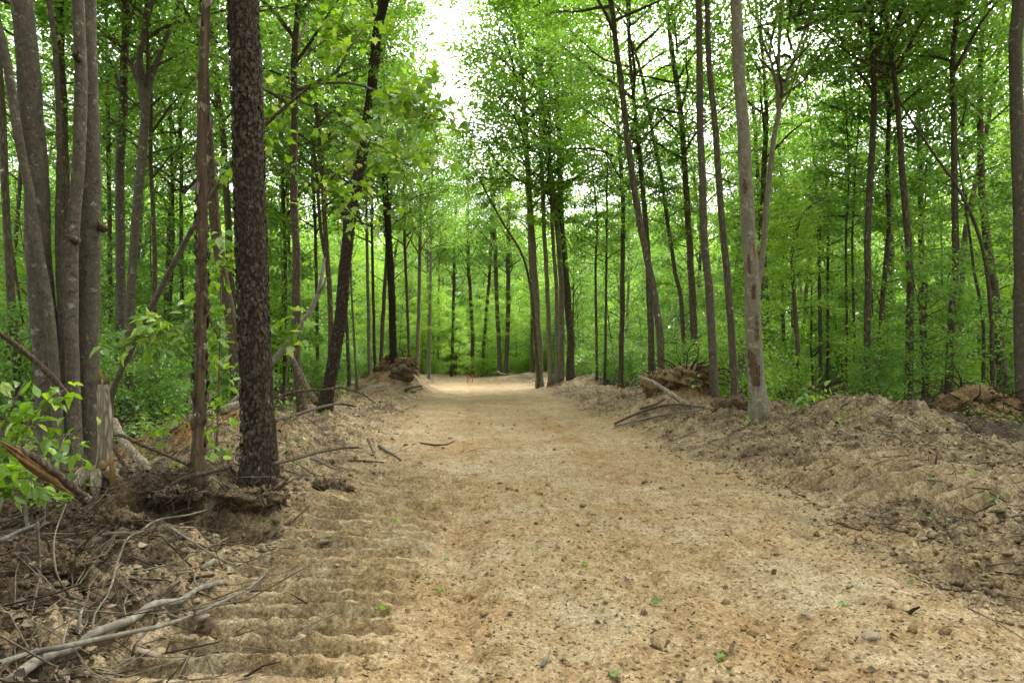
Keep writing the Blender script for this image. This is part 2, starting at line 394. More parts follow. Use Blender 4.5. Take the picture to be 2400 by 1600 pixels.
def earth_color(n, zone, vec):
    """shared soil colours; zone rgb = packed road, orange clay, dark litter"""
    sep = n.nt.nodes.new('ShaderNodeSeparateColor'); n.nt.links.new(zone, sep.inputs[0])
    big = n.noise(vec, .7, 4, .6); mid = n.noise(vec, 5.5, 5, .65); fine = n.noise(vec, 38, 5, .7); grit = n.noise(vec, 130, 3, .6)
    f = n.math('ADD', n.math('MULTIPLY', mid, .30), n.math('ADD', n.math('MULTIPLY', fine, .45), n.math('MULTIPLY', grit, .25)))
    f = n.math('ADD', n.math('MULTIPLY', n.math('SUBTRACT', f, .5), 1.55), .52)
    road = n.ramp(f, [(.34, (0.093, 0.057, 0.024)), (.44, (0.192, 0.128, 0.059)), (.54, (0.267, 0.186, 0.094)), (.66, (0.362, 0.285, 0.170))])
    pale = n.ramp(f, [(.34, (0.157, 0.112, 0.059)), (.5, (0.318, 0.250, 0.154)), (.66, (0.409, 0.356, 0.250))])
    road = n.mix(n.ramp(big, [(.46, 0.0), (.66, .8)]), road, pale)
    orange = n.ramp(f, [(.34, (0.125, 0.059, 0.021)), (.5, (0.255, 0.151, 0.056)), (.66, (0.327, 0.226, 0.107))])
    ob = n.noise(vec, .55, 3, .6, .6)
    road = n.mix(n.ramp(ob, [(.54, 0.0), (.72, .55)]), road, orange)
    berm = n.ramp(f, [(.34, (0.053, 0.037, 0.021)), (.44, (0.142, 0.100, 0.054)), (.55, (0.252, 0.188, 0.106)), (.67, (0.398, 0.322, 0.204))])
    b2 = n.noise(vec, 2.1, 4, .6)
    berm = n.mix(n.ramp(b2, [(.45, 0.0), (.62, .75)]), berm, n.ramp(f, [(.34, (0.016, 0.012, 0.008)), (.5, (0.051, 0.037, 0.024)), (.68, (0.125, 0.098, 0.066))]))
    clay = n.ramp(f, [(.34, (0.074, 0.029, 0.009)), (.48, (0.192, 0.095, 0.029)), (.66, (0.283, 0.172, 0.068))])
    lit = n.ramp(f, [(.34, (0.012, 0.008, 0.005)), (.48, (0.043, 0.029, 0.016)), (.66, (0.114, 0.083, 0.051))])
    c = n.mix(sep.outputs[0], berm, road); c = n.mix(sep.outputs[2], c, lit); c = n.mix(sep.outputs[1], c, clay)
    def cell(sc, lo, hi):
        v = n.voro(vec, sc, 'F1', 'Color'); sp = n.nt.nodes.new('ShaderNodeSeparateColor'); n.nt.links.new(v, sp.inputs[0])
        return n.ramp(sp.outputs[0], [(0, lo), (.25, .93), (.8, 1.05), (1, hi)])
    c = n.mix(1.0, c, cell(48, .7, 1.2), 'MULTIPLY'); c = n.mix(1.0, c, cell(115, .7, 1.25), 'MULTIPLY')
    return c, f, fine, grit
def ground_mat():
    m, nt = new_mat('earth'); n = N(nt)
    at = nt.nodes.new('ShaderNodeAttribute'); at.attribute_name = 'zone'
    co = n.coord('Object')
    c, f, fine, grit = earth_color(n, at.outputs['Color'], co)
    b1 = n.bump(fine, .55, .012); b2 = n.bump(grit, .6, .005, b1)
    n.out(n.bsdf(c, .95, b2, .1)); return m
EARTH = ground_mat()
def clod_mat():
    m, nt = new_mat('clod'); n = N(nt)
    at = nt.nodes.new('ShaderNodeAttribute'); at.attribute_name = 'zone'
    tn = nt.nodes.new('ShaderNodeAttribute'); tn.attribute_name = 'tone'
    c, f, fine, grit = earth_color(n, at.outputs['Color'], n.coord('Object'))
    c = n.mix(1.0, c, n.ramp(tn.outputs['Fac'], [(0, .62), (.5, .95), (1, 1.3)]), 'MULTIPLY')
    n.out(n.bsdf(c, .95, n.bump(fine, .7, .01), .1)); return m
CLOD = clod_mat()
def simple_mat(name, c0, c1, scale=12, bump=.5, dist=.01, rough=.9, c2=None, k=.5):
    c0, c1 = [tuple(x * k for x in c) for c in (c0, c1)]; c2 = tuple(x * k for x in c2) if c2 else None
    m, nt = new_mat(name); n = N(nt); co = n.coord('Object')
    a = n.noise(co, scale, 5, .65); oi = nt.nodes.new('ShaderNodeObjectInfo')
    f = n.math('ADD', a, n.math('MULTIPLY', n.math('SUBTRACT', oi.outputs['Random'], .5), .25))
    st = [(.3, c0), (.65, c1)] + ([(.8, c2)] if c2 else [])
    n.out(n.bsdf(n.ramp(f, st), rough, n.bump(n.noise(co, scale * 3, 4, .7), bump, dist), .2)); return m
STONE = simple_mat('pale_sandstone', (.26, .19, .13), (.55, .45, .34), 14, .5, .006, c2=(.62, .55, .46), k=.58)
ROOTSOIL = simple_mat('root_soil', (.09, .052, .024), (.30, .185, .085), 11, 1.0, .05, c2=(.46, .31, .165), k=.75)
DARKSOIL = simple_mat('dark_root_soil', (.045, .03, .02), (.17, .115, .072), 16, 1.0, .03, c2=(.36, .26, .17))
def litter_mat():
    m, nt = new_mat('dead_leaf_litter'); n = N(nt)
    at = nt.nodes.new('ShaderNodeAttribute'); at.attribute_name = 'tone'
    c = n.ramp(at.outputs['Fac'], [(0, (.018, .012, .008)), (.4, (.06, .04, .025)), (.75, (.14, .095, .06)), (1, (.30, .235, .165))])
    n.out(n.bsdf(c, .85, None, .25)); return m
LITTER = litter_mat()
PINK = simple_mat('pink_flagging', (.85, .06, .10), (.95, .10, .15), 5, .1, .002, .6, k=1.0)
LATH = simple_mat('stake_wood', (.40, .25, .12), (.60, .40, .22), 20, .2, .003)

# ---------------------------------------------------------------- ground sheet
def build_ground():
    nx, ny = len(GX), len(GY); x = _mx.ravel(); y = _my.ravel(); z = GZ.ravel()
    i = np.arange(ny - 1)[:, None] * nx; j = np.arange(nx - 1)[None, :]
    F = np.stack([i + j, i + j + 1, i + nx + j + 1, i + nx + j], -1).reshape(-1, 4)
    o = link('ground', mk_mesh('ground', np.stack([x, y, z], 1), F, EARTH, True, {'zone': ('FLOAT_COLOR', zones(x, y))}))
    tag(o, kind='structure'); return o
def zones(x, y):
    s, dl, dr, end = edges(x, y)
    off = np.maximum(np.maximum(dl, dr), end)
    road = 1 - sm((off + .5 + .5 * fbm(x, y, 1.3, 3, 80)) / 1.1)
    road = road * (1 - .55 * sm((-.2 - (x + .55)) / .8) * (1 - sm((y - 9) / 4)))     # the cleated left margin is duller soil
    road = road * (1 - .45 * sm((y - 26) / 9) * sm((s + 1.2) / 1.5)) * (1 - .25 * sm((y - 40) / 8))  # debris-dulled soil on the right; far end darkened further to offset open-sky light
    litter = sm((off - 2.6 - 1.3 * (dr > dl) * (y < 20) + .9 * fbm(x, y, .8, 2, 81)) / 1.6)
    litter = np.maximum(litter, sm((-2.2 - .12 * (y - 4) - x + .6 * fbm(x, y, 1.5, 2, 83)) / .7) * (1 - sm((y - 6.6) / 1.0)) * .92)
    clay = 0 * x
    for cx_, cy_, r in ((-5.0, 10.6, 1.7), (4.2, 16.3, 1.2), (9.6, 14.0, 1.1), (-5.2, 29, 1.6)):
        clay = np.maximum(clay, .85 * sm(1.25 - ((x - cx_) ** 2 + (y - cy_) ** 2) / (r * r)) * sm(.5 + 1.2 * fbm(x, y, 1.6, 2, 82)))
    for rs, rw, k in ((.85, .38, .45), (-1.0, .28, .25)):
        clay = np.maximum(clay, k * np.exp(-((s - rs - .12 * pn(y * .35, 0 * y + rs, 68)) / rw) ** 2) * sm(.45 + 1.1 * fbm(x, y, .9, 3, 84)) * (off < 0))
    litter = litter * (1 - .9 * cleat_right(x, y)[0]); road = np.maximum(road, .5 * cleat_right(x, y)[0])
    return np.stack([road, clay, litter, np.ones_like(road)], 1)
build_ground()

# ---------------------------------------------------------------- crown prototypes
def gen_crown(seed, Hc, R, nl, nleaf, leaf, kind):
    """A crown around a vertical axis starting at z=0. Returns the limb mesh and the foliage mesh."""
    r = random.Random(seed); g = np.random.default_rng(seed)
    T = Tubes(); sprays = []
    for i in range(nl):
        f = (i + r.random() * .8) / nl
        z = Hc * (.02 + .93 * f)
        az = i * 2.39996 + r.uniform(-.5, .5)
        if kind == 'canopy': L = R * (.55 + .75 * math.sin(math.pi * min(1, f * .85 + .22))) * r.uniform(.65, 1.15) * (1 - .55 * f ** 3); el = r.uniform(.25, .85) + .35 * f
        elif kind == 'sapling': L = R * (1.0 - .65 * f) * r.uniform(.6, 1.15); el = r.uniform(.05, .6)
        else: L = R * r.uniform(.5, 1.1) * (1 - .4 * f); el = r.uniform(.2, 1.0)
        d = np.array([math.cos(az) * math.cos(el), math.sin(az) * math.cos(el), math.sin(el)])
        pts = [np.array([0, 0, z])]; dd = d.copy(); n = 6
        for k in range(n):
            dd = norm(dd + np.array([r.gauss(0, .14), r.gauss(0, .14), r.gauss(-.03, .10)])); pts.append(pts[-1] + dd * L / n)
        r0 = max(.010, .014 * L + .004)
        T.add(np.array(pts), np.linspace(r0, .005, n + 1), 5, cap=False)
        ns = max(4, int(3 + L * 2.6))
        for k in range(ns):
            t = r.uniform(.22, 1.0); q = t * n; a = int(min(q, n - 1)); p0 = pts[a] + (pts[a + 1] - pts[a]) * (q - a)
            az2 = az + r.choice((-1, 1)) * r.uniform(.35, 1.35); l2 = L * .42 * (1.15 - .7 * t) * r.uniform(.6, 1.3) + .12
            e2 = r.uniform(-.15, .5)
            d2 = np.array([math.cos(az2) * math.cos(e2), math.sin(az2) * math.cos(e2), math.sin(e2)])
            p1 = p0 + d2 * l2 * .5 + np.array([0, 0, r.gauss(0, .04)]); p2 = p0 + d2 * l2 + np.array([0, 0, -.08 * l2])
            T.add(np.array([p0, p1, p2]), [.006 + .004 * l2, .005, .003], 3, cap=False)
            w = .35 + l2
            sprays.append((p1 * .5 + p2 * .5, d2, .26 + .24 * l2, w)); sprays.append((p2, d2, .22 + .2 * l2, w * .8))
        sprays.append((pts[-1], dd, .35, .9))
    pc = np.array([s_[0] for s_ in sprays]); pd = np.array([s_[1] for s_ in sprays]); pr = np.array([s_[2] for s_ in sprays])
    w = np.array([s_[3] for s_ in sprays]); w = w * g.uniform(.25, 1.6, len(w)); w /= w.sum()
    idx = g.choice(len(pc), nleaf, p=w)
    off = g.normal(0, 1, (nleaf, 3)) * np.array([.62, .62, .26]) * pr[idx][:, None]
    C = pc[idx] + off
    D = norm(pd[idx] * .7 + off / (pr[idx][:, None] + .05) * .6 + g.normal(0, .45, (nleaf, 3)) + np.array([0, 0, -.25]))
    U = norm(np.array([0, 0, 1.0]) + g.normal(0, .55, (nleaf, 3)))
    S = leaf * g.uniform(.6, 1.25, nleaf)
    spray_tone = g.uniform(0, .45, len(pc))
    tone = np.clip(spray_tone[idx] + g.uniform(0, .55, nleaf), 0, .9)
    wind = g.random(nleaf) < .05; tone[wind] = 1.2
    V, F, tn = leaf_arrays(C, D, U, S, tone, KITE)
    return T, (V, F, tn)
PROTO = {}
def add_proto(key, seeds, Hc, R, nl, nleaf, leaf, kind, lm, bm):
    L = []
    for s in seeds:
        T, (V, F, tn) = gen_crown(s, Hc * rnd.uniform(.92, 1.08), R, nl, nleaf, leaf, kind)
        L.append((mk_mesh('crown', V, F, lm, False, {'tone': ('FLOAT', tn)}), T.mesh('branches', bm)))
    PROTO[key] = L
add_proto('canopy', (101, 102, 103, 104, 105), 13, 3.3, 30, 8800, .155, 'canopy', LEAF, B_ROUGH)
add_proto('canopy_y', (111, 112, 113), 13, 3.3, 30, 8200, .165, 'canopy', LEAF_Y, B_ROUGH)
add_proto('sapling', (201, 202, 203, 204), 7.0, 2.0, 24, 4600, .13, 'sapling', LEAF, B_ROUGH)
add_proto('sapling_y', (211, 212), 7.0, 2.2, 22, 4400, .13, 'sapling', LEAF_Y, B_ROUGH)
add_proto('shrub', (301, 302, 303, 304), 2.2, 1.15, 22, 2600, .10, 'shrub', LEAF, B_TWIG)
add_proto('shrub_y', (311, 312), 2.2, 1.2, 22, 2400, .10, 'shrub', LEAF_Y, B_TWIG)

def put_crown(root, key, loc, axis=(0, 0, 1), scale=1.0, variant=None, squash=1.0):
    me, br = PROTO[key][rnd.randrange(len(PROTO[key])) if variant is None else variant]
    c = link('crown', me, root); b = tag(link('branches', br, c), kind='stuff')
    rot = Vector((0, 0, 1)).rotation_difference(Vector(axis).normalized()).to_matrix().to_4x4() @ Matrix.Rotation(rnd.uniform(0, 6.283), 4, 'Z')
    c.matrix_local = Matrix.Translation(Vector(loc)) @ rot @ Matrix.Diagonal((scale, scale, scale * squash, 1))
    return c

# ---------------------------------------------------------------- the trees one can point at
def build_trunk(pts, wt, wb, d, Htot, seed, flare=.3):
    """pts: photo points top to bottom; d: distance. Returns spine and radii from the ground up."""
    r = random.Random(seed)
    P3 = [P(px, py, d) for px, py in pts][::-1]
    zs = [p.z for p in P3]
    lean = r.uniform(-.03, .03)
    for p in P3: p.y += lean * (p.z - zs[0])
    gz = H(P3[0].x, P3[0].y)
    r0 = wb * d / 3400; rt = wt * d / 3350
    spine = [Vector((P3[0].x, P3[0].y, gz - .25))]; rad = [r0 * 1.05]
    if P3[0].z > gz + .2: spine.append(Vector((P3[0].x, P3[0].y, gz + .02))); rad.append(r0 * 1.03)
    n = len(P3)
    z0, z1 = P3[0].z, P3[-1].z
    for p in P3:
        if p.z < spine[-1].z + .08: continue
        t = (p.z - z0) / max(z1 - z0, .1); spine.append(p); rad.append(r0 * (1 - t) + rt * t)
    if Htot and spine[-1].z < Htot - 1:
        dr = (spine[-1] - spine[-2]).normalized(); zz = spine[-1].z; k = 0
        while spine[-1].z < Htot - .5 and k < 12:
            dr = (dr + Vector((r.gauss(0, .04), r.gauss(0, .04), .10))).normalized()
            st = min(2.2, Htot - spine[-1].z)
            spine.append(spine[-1] + dr * st); t = (spine[-1].z - zz) / (Htot - zz); rad.append(max(.02, rt * (1 - t * .93))); k += 1
    return spine, rad
def spine_at(spine, z):
    for a, b in zip(spine[:-1], spine[1:]):
        if a.z <= z <= b.z:
            t = (z - a.z) / max(b.z - a.z, 1e-4); return a.lerp(b, t), (b - a)
    return spine[-1].copy(), spine[-1] - spine[-2]
NT = [0]
def tree(name, bark, pts, wt, wb, d, label, crown='canopy', Htot=21, cb=9.0, cs=1.0, cat='tree', limbs=(), seg=None, group=None, rough=.07, extra=()):
    NT[0] += 1; sd = NT[0]
    if d is None: d = G(*pts[-1]).y
    spine, rad = build_trunk(pts, wt, wb, d, Htot, sd)
    base = Vector((spine[0].x, spine[0].y, H(spine[0].x, spine[0].y)))
    root = thing(name, label, cat, base, group)
    near = d < 14
    pp, rr = spline(spine, rad, .10 if near else .3)
    hz = pp[:, 2] - base.z
    rr = rr * (1 + .38 * np.exp(-np.clip(hz, 0, None) / (.16 + rr[0] * .6)))
    g = np.random.default_rng(sd + 500)
    pp[:, 0] += .25 * rr * pn(hz * .7, 0 * hz + sd, 91) ; pp[:, 1] += .25 * rr * pn(hz * .7, 0 * hz + sd + 50, 92)
    T = Tubes(); T.add(pp, rr, seg or (28 if near else 14 if d < 26 else 9), rough, seed=sd)
    link('trunk', T.mesh('trunk', bark, off=base), root)
    for lp, w0, w1 in limbs:
        q = [P(px, py, d + dd) for px, py, dd in lp]
        r_ = np.linspace(w0 * d / 3200, w1 * d / 3200, len(q)); a, b = spline(q, r_, .2)
        TL = Tubes(); TL.add(a, b, 8, .08, seed=sd + 3); link('limb', TL.mesh('limb', bark, off=base), root)
    if crown:
        p, ax = spine_at(spine, cb + base.z)
        c = put_crown(root, crown, p - base, ax, cs)
        # the crown axis follows the top of the trunk
    for key, z, sc in extra:
        p, ax = spine_at(spine, z + base.z); put_crown(root, key, p - base, ax, sc)
    return root, spine, rad, base

def flakes(root, pp, rr, base, n, size, zmax, seed, mat):
    g = np.random.default_rng(seed)
    z = g.uniform(0.03, zmax, n); hz = pp[:, 2] - base.z
    X = np.interp(z, hz, pp[:, 0]); Y = np.interp(z, hz, pp[:, 1]); R = np.interp(z, hz, rr)
    th = g.uniform(0, 2 * math.pi, n)
    nrm = np.stack([np.cos(th), np.sin(th), 0 * th], 1)
    C = np.stack([X, Y, z + base.z], 1) + nrm * (R * 1.0)[:, None]
    S = size * (.35 + 1.5 * g.random(n) ** 1.6)
    D = np.stack([0 * th, 0 * th, -np.ones(n)], 1) + nrm * g.uniform(.05, .38, n)[:, None] + np.cross(nrm, [0, 0, 1]) * g.normal(0, .3, n)[:, None]
    V, F, tn = leaf_arrays(C - np.array(tuple(base)), D, nrm, S, g.random(n), (KITE[0] * np.array([1, 1.1, 1.5]), KITE[1]))
    o = link('bark_scales', mk_mesh('bark_scales', V, F, mat), root); tag(o, kind='stuff')

# --- left side
r_, sp, ra, bs = tree('cherry_tree', B_CHERRY, [(579, 0), (585, 200), (590, 400), (596, 700), (602, 900), (607, 1124)], 70, 73, None,
     'big dark scaly-barked tree trunk standing in front at the left road edge', crown='canopy', Htot=21, cb=10.5, rough=.10, seg=40)
pp, rr = spline(sp, ra, .1); hz = pp[:, 2] - bs.z; rr = rr * (1 + .38 * np.exp(-np.clip(hz, 0, None) / (.16 + rr[0] * .6)))
flakes(r_, pp, rr, bs, 6800, .037, 6.8, 1, B_FLAKE)
r_, sp, ra, bs = tree('dead_snag', B_SNAG, [(470, 0), (466, 150), (464, 330), (466, 480), (468, 640), (466, 830), (463, 1112)], 21, 27, None,
     'slim red-brown dead snag with peeled bark left of the big dark trunk', crown=None, Htot=9.5, cat='dead tree', rough=.26)
pp, rr = spline(sp, ra, .1); flakes(r_, pp, rr * 1.04, bs, 260, .06, 2.6, 21, B_ROUGH); flakes(r_, pp, rr * 1.06, bs, 60, .12, 8, 22, B_DEAD)
tree('maple_tree', B_GREY, [(62, 0), (78, 200), (90, 400), (96, 600), (112, 830), (132, 1090)], 48, 62, 8.6,
     'thick smooth grey trunk nearest the left picture edge, largest of the clump', Htot=22, cb=11)
tree('maple_tree', B_GREY, [(-2, 20), (28, 150), (52, 330), (74, 450), (100, 610), (122, 760), (140, 1070)], 19, 24, 8.3,
     'slender grey trunk slanting up across the thick leftmost grey trunk', Htot=16, cb=10, cs=.7)
tree('maple_tree', B_GREY, [(110, 0), (128, 150), (136, 340), (134, 575), (141, 750), (156, 1080)], 11, 17, 8.6,
     'thinnest grey stem of the left clump, between two thicker trunks', Htot=15, cb=10, cs=.6)
tree('maple_tree', B_GREY, [(172, 0), (178, 200), (176, 400), (162, 600), (166, 850), (176, 1110)], 27, 33, 8.5,
     'medium grey trunk of the left clump, bowed, beside its thick rightmost trunk', Htot=20, cb=11, cs=.9)
tree('maple_tree', B_GREY, [(208, 0), (212, 200), (214, 400), (213, 600), (207, 860), (208, 1080)], 44, 54, 9.0,
     'thick straight grey-brown trunk, rightmost of the left clump, behind broken stump', Htot=22, cb=11)
tree('forest_tree', B_DARK, [(146, 0), (150, 250), (155, 450), (160, 800), (160, 930)], 24, 28, 17,
     'dark trunk half hidden behind the left clump of grey trunks', Htot=20, cb=9)
tree('forest_tree', B_DARK, [(-4, 120), (8, 300), (18, 570), (26, 680), (36, 800), (45, 960)], 15, 20, 14,
     'dark rough trunk at the very left edge behind the leaning slender stem', Htot=18, cb=8,
     limbs=[([(12, 520, 0), (30, 600, .2), (55, 760, .5)], 8, 5)])
tree('maple_tree', B_GREY, [(294, 0), (288, 200), (280, 400), (281, 600), (283, 780), (283, 975)], 18, 24, None,
     'straight brown-grey trunk standing alone just right of the left clump', Htot=20, cb=8)
tree('maple_tree', B_GREY, [(326, 150), (342, 240), (338, 320), (325, 460), (312, 600), (303, 800), (302, 980)], 20, 21, 15.5,
     'grey tree forking into two limbs between the left clump and the snag', Htot=0, cb=7.0, cs=.8,
     limbs=[([(342, 250, 0), (352, 190, .1), (385, 100, .3), (421, 0, .6), (450, -160, 1.0)], 16, 7), ([(338, 260, 0), (326, 153, -.1), (340, 70, -.2), (356, 0, -.3), (370, -150, -.5)], 16, 8)])
tree('sapling_tree', B_ROUGH, [(353, 200), (354, 382), (363, 600), (360, 800), (356, 950)], 9, 11, 18,
     'thin straight sapling trunk just left of the peeled snag', Htot=13, cb=6, cs=.6)
tree('forest_tree', B_ROUGH, [(478, 30), (484, 190), (492, 344), (516, 600), (545, 770), (556, 945)], 22, 29, 17,
     'leaning reddish trunk between the snag and the big dark trunk', Htot=21, cb=9)
tree('forest_tree', B_DARK, [(501, 38), (515, 214), (528, 318), (536, 478), (545, 700), (552, 900)], 13, 18, 24,
     'dark narrow trunk just left behind the big scaly trunk', Htot=19, cb=9)
tree('cherry_tree', B_ROUGH, [(684, 120), (684, 298), (683, 420), (692, 600), (692, 760), (694, 850), (709, 965)], 16, 22, None,
     'brown rough trunk just right of the big dark trunk', Htot=20, cb=7, cs=1.0)
tree('forest_tree', B_ROUGH, [(742, 250), (757, 420), (768, 620), (774, 680), (775, 800), (772, 930)], 10, 13, 24,
     'slim grey-brown tree forking low beside the leaning cherry', Htot=15, cb=7, cs=.7,
     limbs=[([(768, 625, 0), (752, 540, .2), (743, 420, .4), (734, 330, .5)], 9, 7)])
r_, sp, ra, bs = tree('cherry_tree', B_CHERRY, [(905, -10), (884, 76), (875, 176), (864, 268), (845, 382), (826, 480), (812, 590), (800, 720), (778, 870), (761, 957)], 22, 31, None,
     'dark scaly trunk leaning right over the road left of centre', Htot=17, cb=9, cs=.8, extra=[('sapling', 6.0, .55)])
pp, rr = spline(sp, ra, .2); flakes(r_, pp, rr * 1.03, bs, 1800, .05, 9, 2, B_FLAKE)
r_, sp, ra, bs = tree('cherry_tree', B_CHERRY, [(958, -4), (930, 42), (906, 92), (891, 191), (894, 306), (902, 421), (912, 560), (919, 700), (921, 800), (919, 903)], 13, 19, 29.5,
     'dark straight trunk beside the earth heap at the left road edge', Htot=21, cb=8.5, cs=1.15)
pp, rr = spline(sp, ra, .3); flakes(r_, pp, rr * 1.03, bs, 900, .06, 12, 3, B_FLAKE)
for pts, w, d, lab, bk in [
    ([(946, 440), (948, 560), (952, 664), (960, 860)], 8, 38, 'thin grey trunk between the heap and the pale pole at left road edge', B_GREY),
    ([(985, 380), (984, 500), (982, 690), (977, 866)], 10, 40, 'pale grey pole-straight trunk by the left roadside, right of the heap', B_PALE),
    ([(873, 450), (874, 600), (877, 780), (880, 880)], 8, 36, 'thin trunk in the thicket left of the heap-side dark trunk', B_ROUGH),
    ([(858, 560), (861, 680), (864, 790), (866, 890)], 9, 33, 'short-looking pale trunk behind the leaning cherry', B_PALE),
    ([(908, 520), (904, 620), (896, 760), (892, 880)], 11, 35, 'grey trunk leaning just left behind the heap-side dark trunk', B_GREY),
    ([(806, 560), (811, 733), (818, 880)], 9, 30, 'thin dark trunk right of the base of the leaning cherry', B_DARK),
    ([(822, 600), (828, 760), (838, 922)], 6, 27, 'hair-thin dead pole right of the leaning cherry', B_TWIG),
    ([(730, 380), (738, 560), (742, 730), (745, 900)], 9, 32, 'thin grey trunk left of the leaning cherry, in the thicket', B_GREY),
    ([(655, 250), (662, 450), (668, 650), (668, 880)], 10, 30, 'thin grey trunk close to the right flank of the big dark trunk', B_GREY),
    ([(422, 100), (430, 350), (428, 600), (432, 880)], 10, 26, 'thin dark trunk just left behind the peeled snag', B_DARK),
    ([(250, 150), (254, 400), (258, 700), (258, 900)], 11, 24, 'narrow dark trunk in the gap right of the left clump', B_DARK),
    ([(400, 300), (405, 560), (396, 750), (392, 900)], 9, 28, 'narrow grey trunk in the thicket between fork tree and snag', B_ROUGH)]:
    tree('sapling_tree', bk, pts, w * .8, w, d, lab, crown='canopy', Htot=17, cb=7.0, cs=.9)

# --- end of the road
for pts, w, d, lab, bk in [
    ([(1097, 520), (1099, 630), (1107, 768), (1107, 879)], 10, 60, 'brown trunk at the road end, directly behind the pink stakes', B_ROUGH),
    ([(1152, 560), (1147, 653), (1137, 768), (1130, 879)], 9, 60, 'brown trunk leaning right at the road end, right of the stakes', B_ROUGH),
    ([(1152, 420), (1158, 523), (1164, 691), (1172, 874)], 11, 57, 'grey trunk at road end, left one of a near pair', B_GREY),
    ([(1194, 400), (1191, 538), (1191, 730), (1185, 879)], 12, 57, 'grey trunk at road end, right one of a near pair', B_GREY),
    ([(1064, 640), (1061, 798), (1059, 887)], 9, 61, 'dark trunk at road end standing where the tan road stops', B_DARK),
    ([(1030, 600), (1028, 760), (1027, 885)], 6, 64, 'thin dark pole at road end, left of where the road stops', B_DARK),
    ([(1012, 380), (1010, 560), (1005, 880)], 8, 48, 'slim pale tree on the left road end with a light crown over the road', B_PALE),
    ([(1004, 700), (1003, 880)], 6, 58, 'thin pale stem by the heap at the far left road end', B_PALE),
    ([(1240, 560), (1246, 700), (1247, 880)], 8, 52, 'narrow dark trunk left of the pale right-hand clump', B_DARK)]:
    tree('forest_tree', bk, pts, w * .8, w, d, lab, crown='canopy', Htot=20, cb=8, cs=.9, extra=[('sapling_y', 3.2, .6)])
# --- right side clump by the bend
for pts, wt, wb, lab, bk in [
    ([(1213, 0), (1231, 306), (1246, 540), (1254, 653), (1266, 885)], 9, 19, 'pale grey leftmost trunk of the tall clump right of the road', B_PALE),
    ([(1264, 150), (1266, 306), (1274, 510), (1284, 704), (1289, 884)], 8, 12, 'second trunk from left in the tall clump right of the road', B_PALE),
    ([(1290, 420), (1296, 560), (1305, 700), (1302, 886)], 8, 11, 'thin middle trunk of the tall clump right of the road', B_PALE),
    ([(1272, 250), (1277, 332), (1294, 434), (1308, 560), (1316, 690), (1315, 888)], 12, 15, 'fourth pale trunk of the tall clump, just left of its dark trunk', B_PALE),
    ([(1310, 300), (1314, 480), (1322, 602), (1335, 755), (1338, 882)], 13, 20, 'dark brown rightmost trunk of the tall clump right of the road', B_DARK)]:
    tree('maple_tree', bk, pts, wt, wb, 36 + rnd.uniform(-.8, .8), lab, crown='canopy_y' if wb < 16 else 'canopy', Htot=25, cb=9.0, cs=rnd.uniform(1.15, 1.35), extra=[('sapling_y', 8.0, .7)] if wb < 16 else ())
tree('sapling_tree', B_DARK, [(1124, 421), (1174, 516), (1220, 590), (1243, 672), (1252, 760), (1262, 880)], 4, 8, 35.5,
     'thin dark stem arching left from the tall clump over the road', crown=None, Htot=0, extra=[('sapling', 8.5, .5), ('canopy_y', 9.3, .4)])
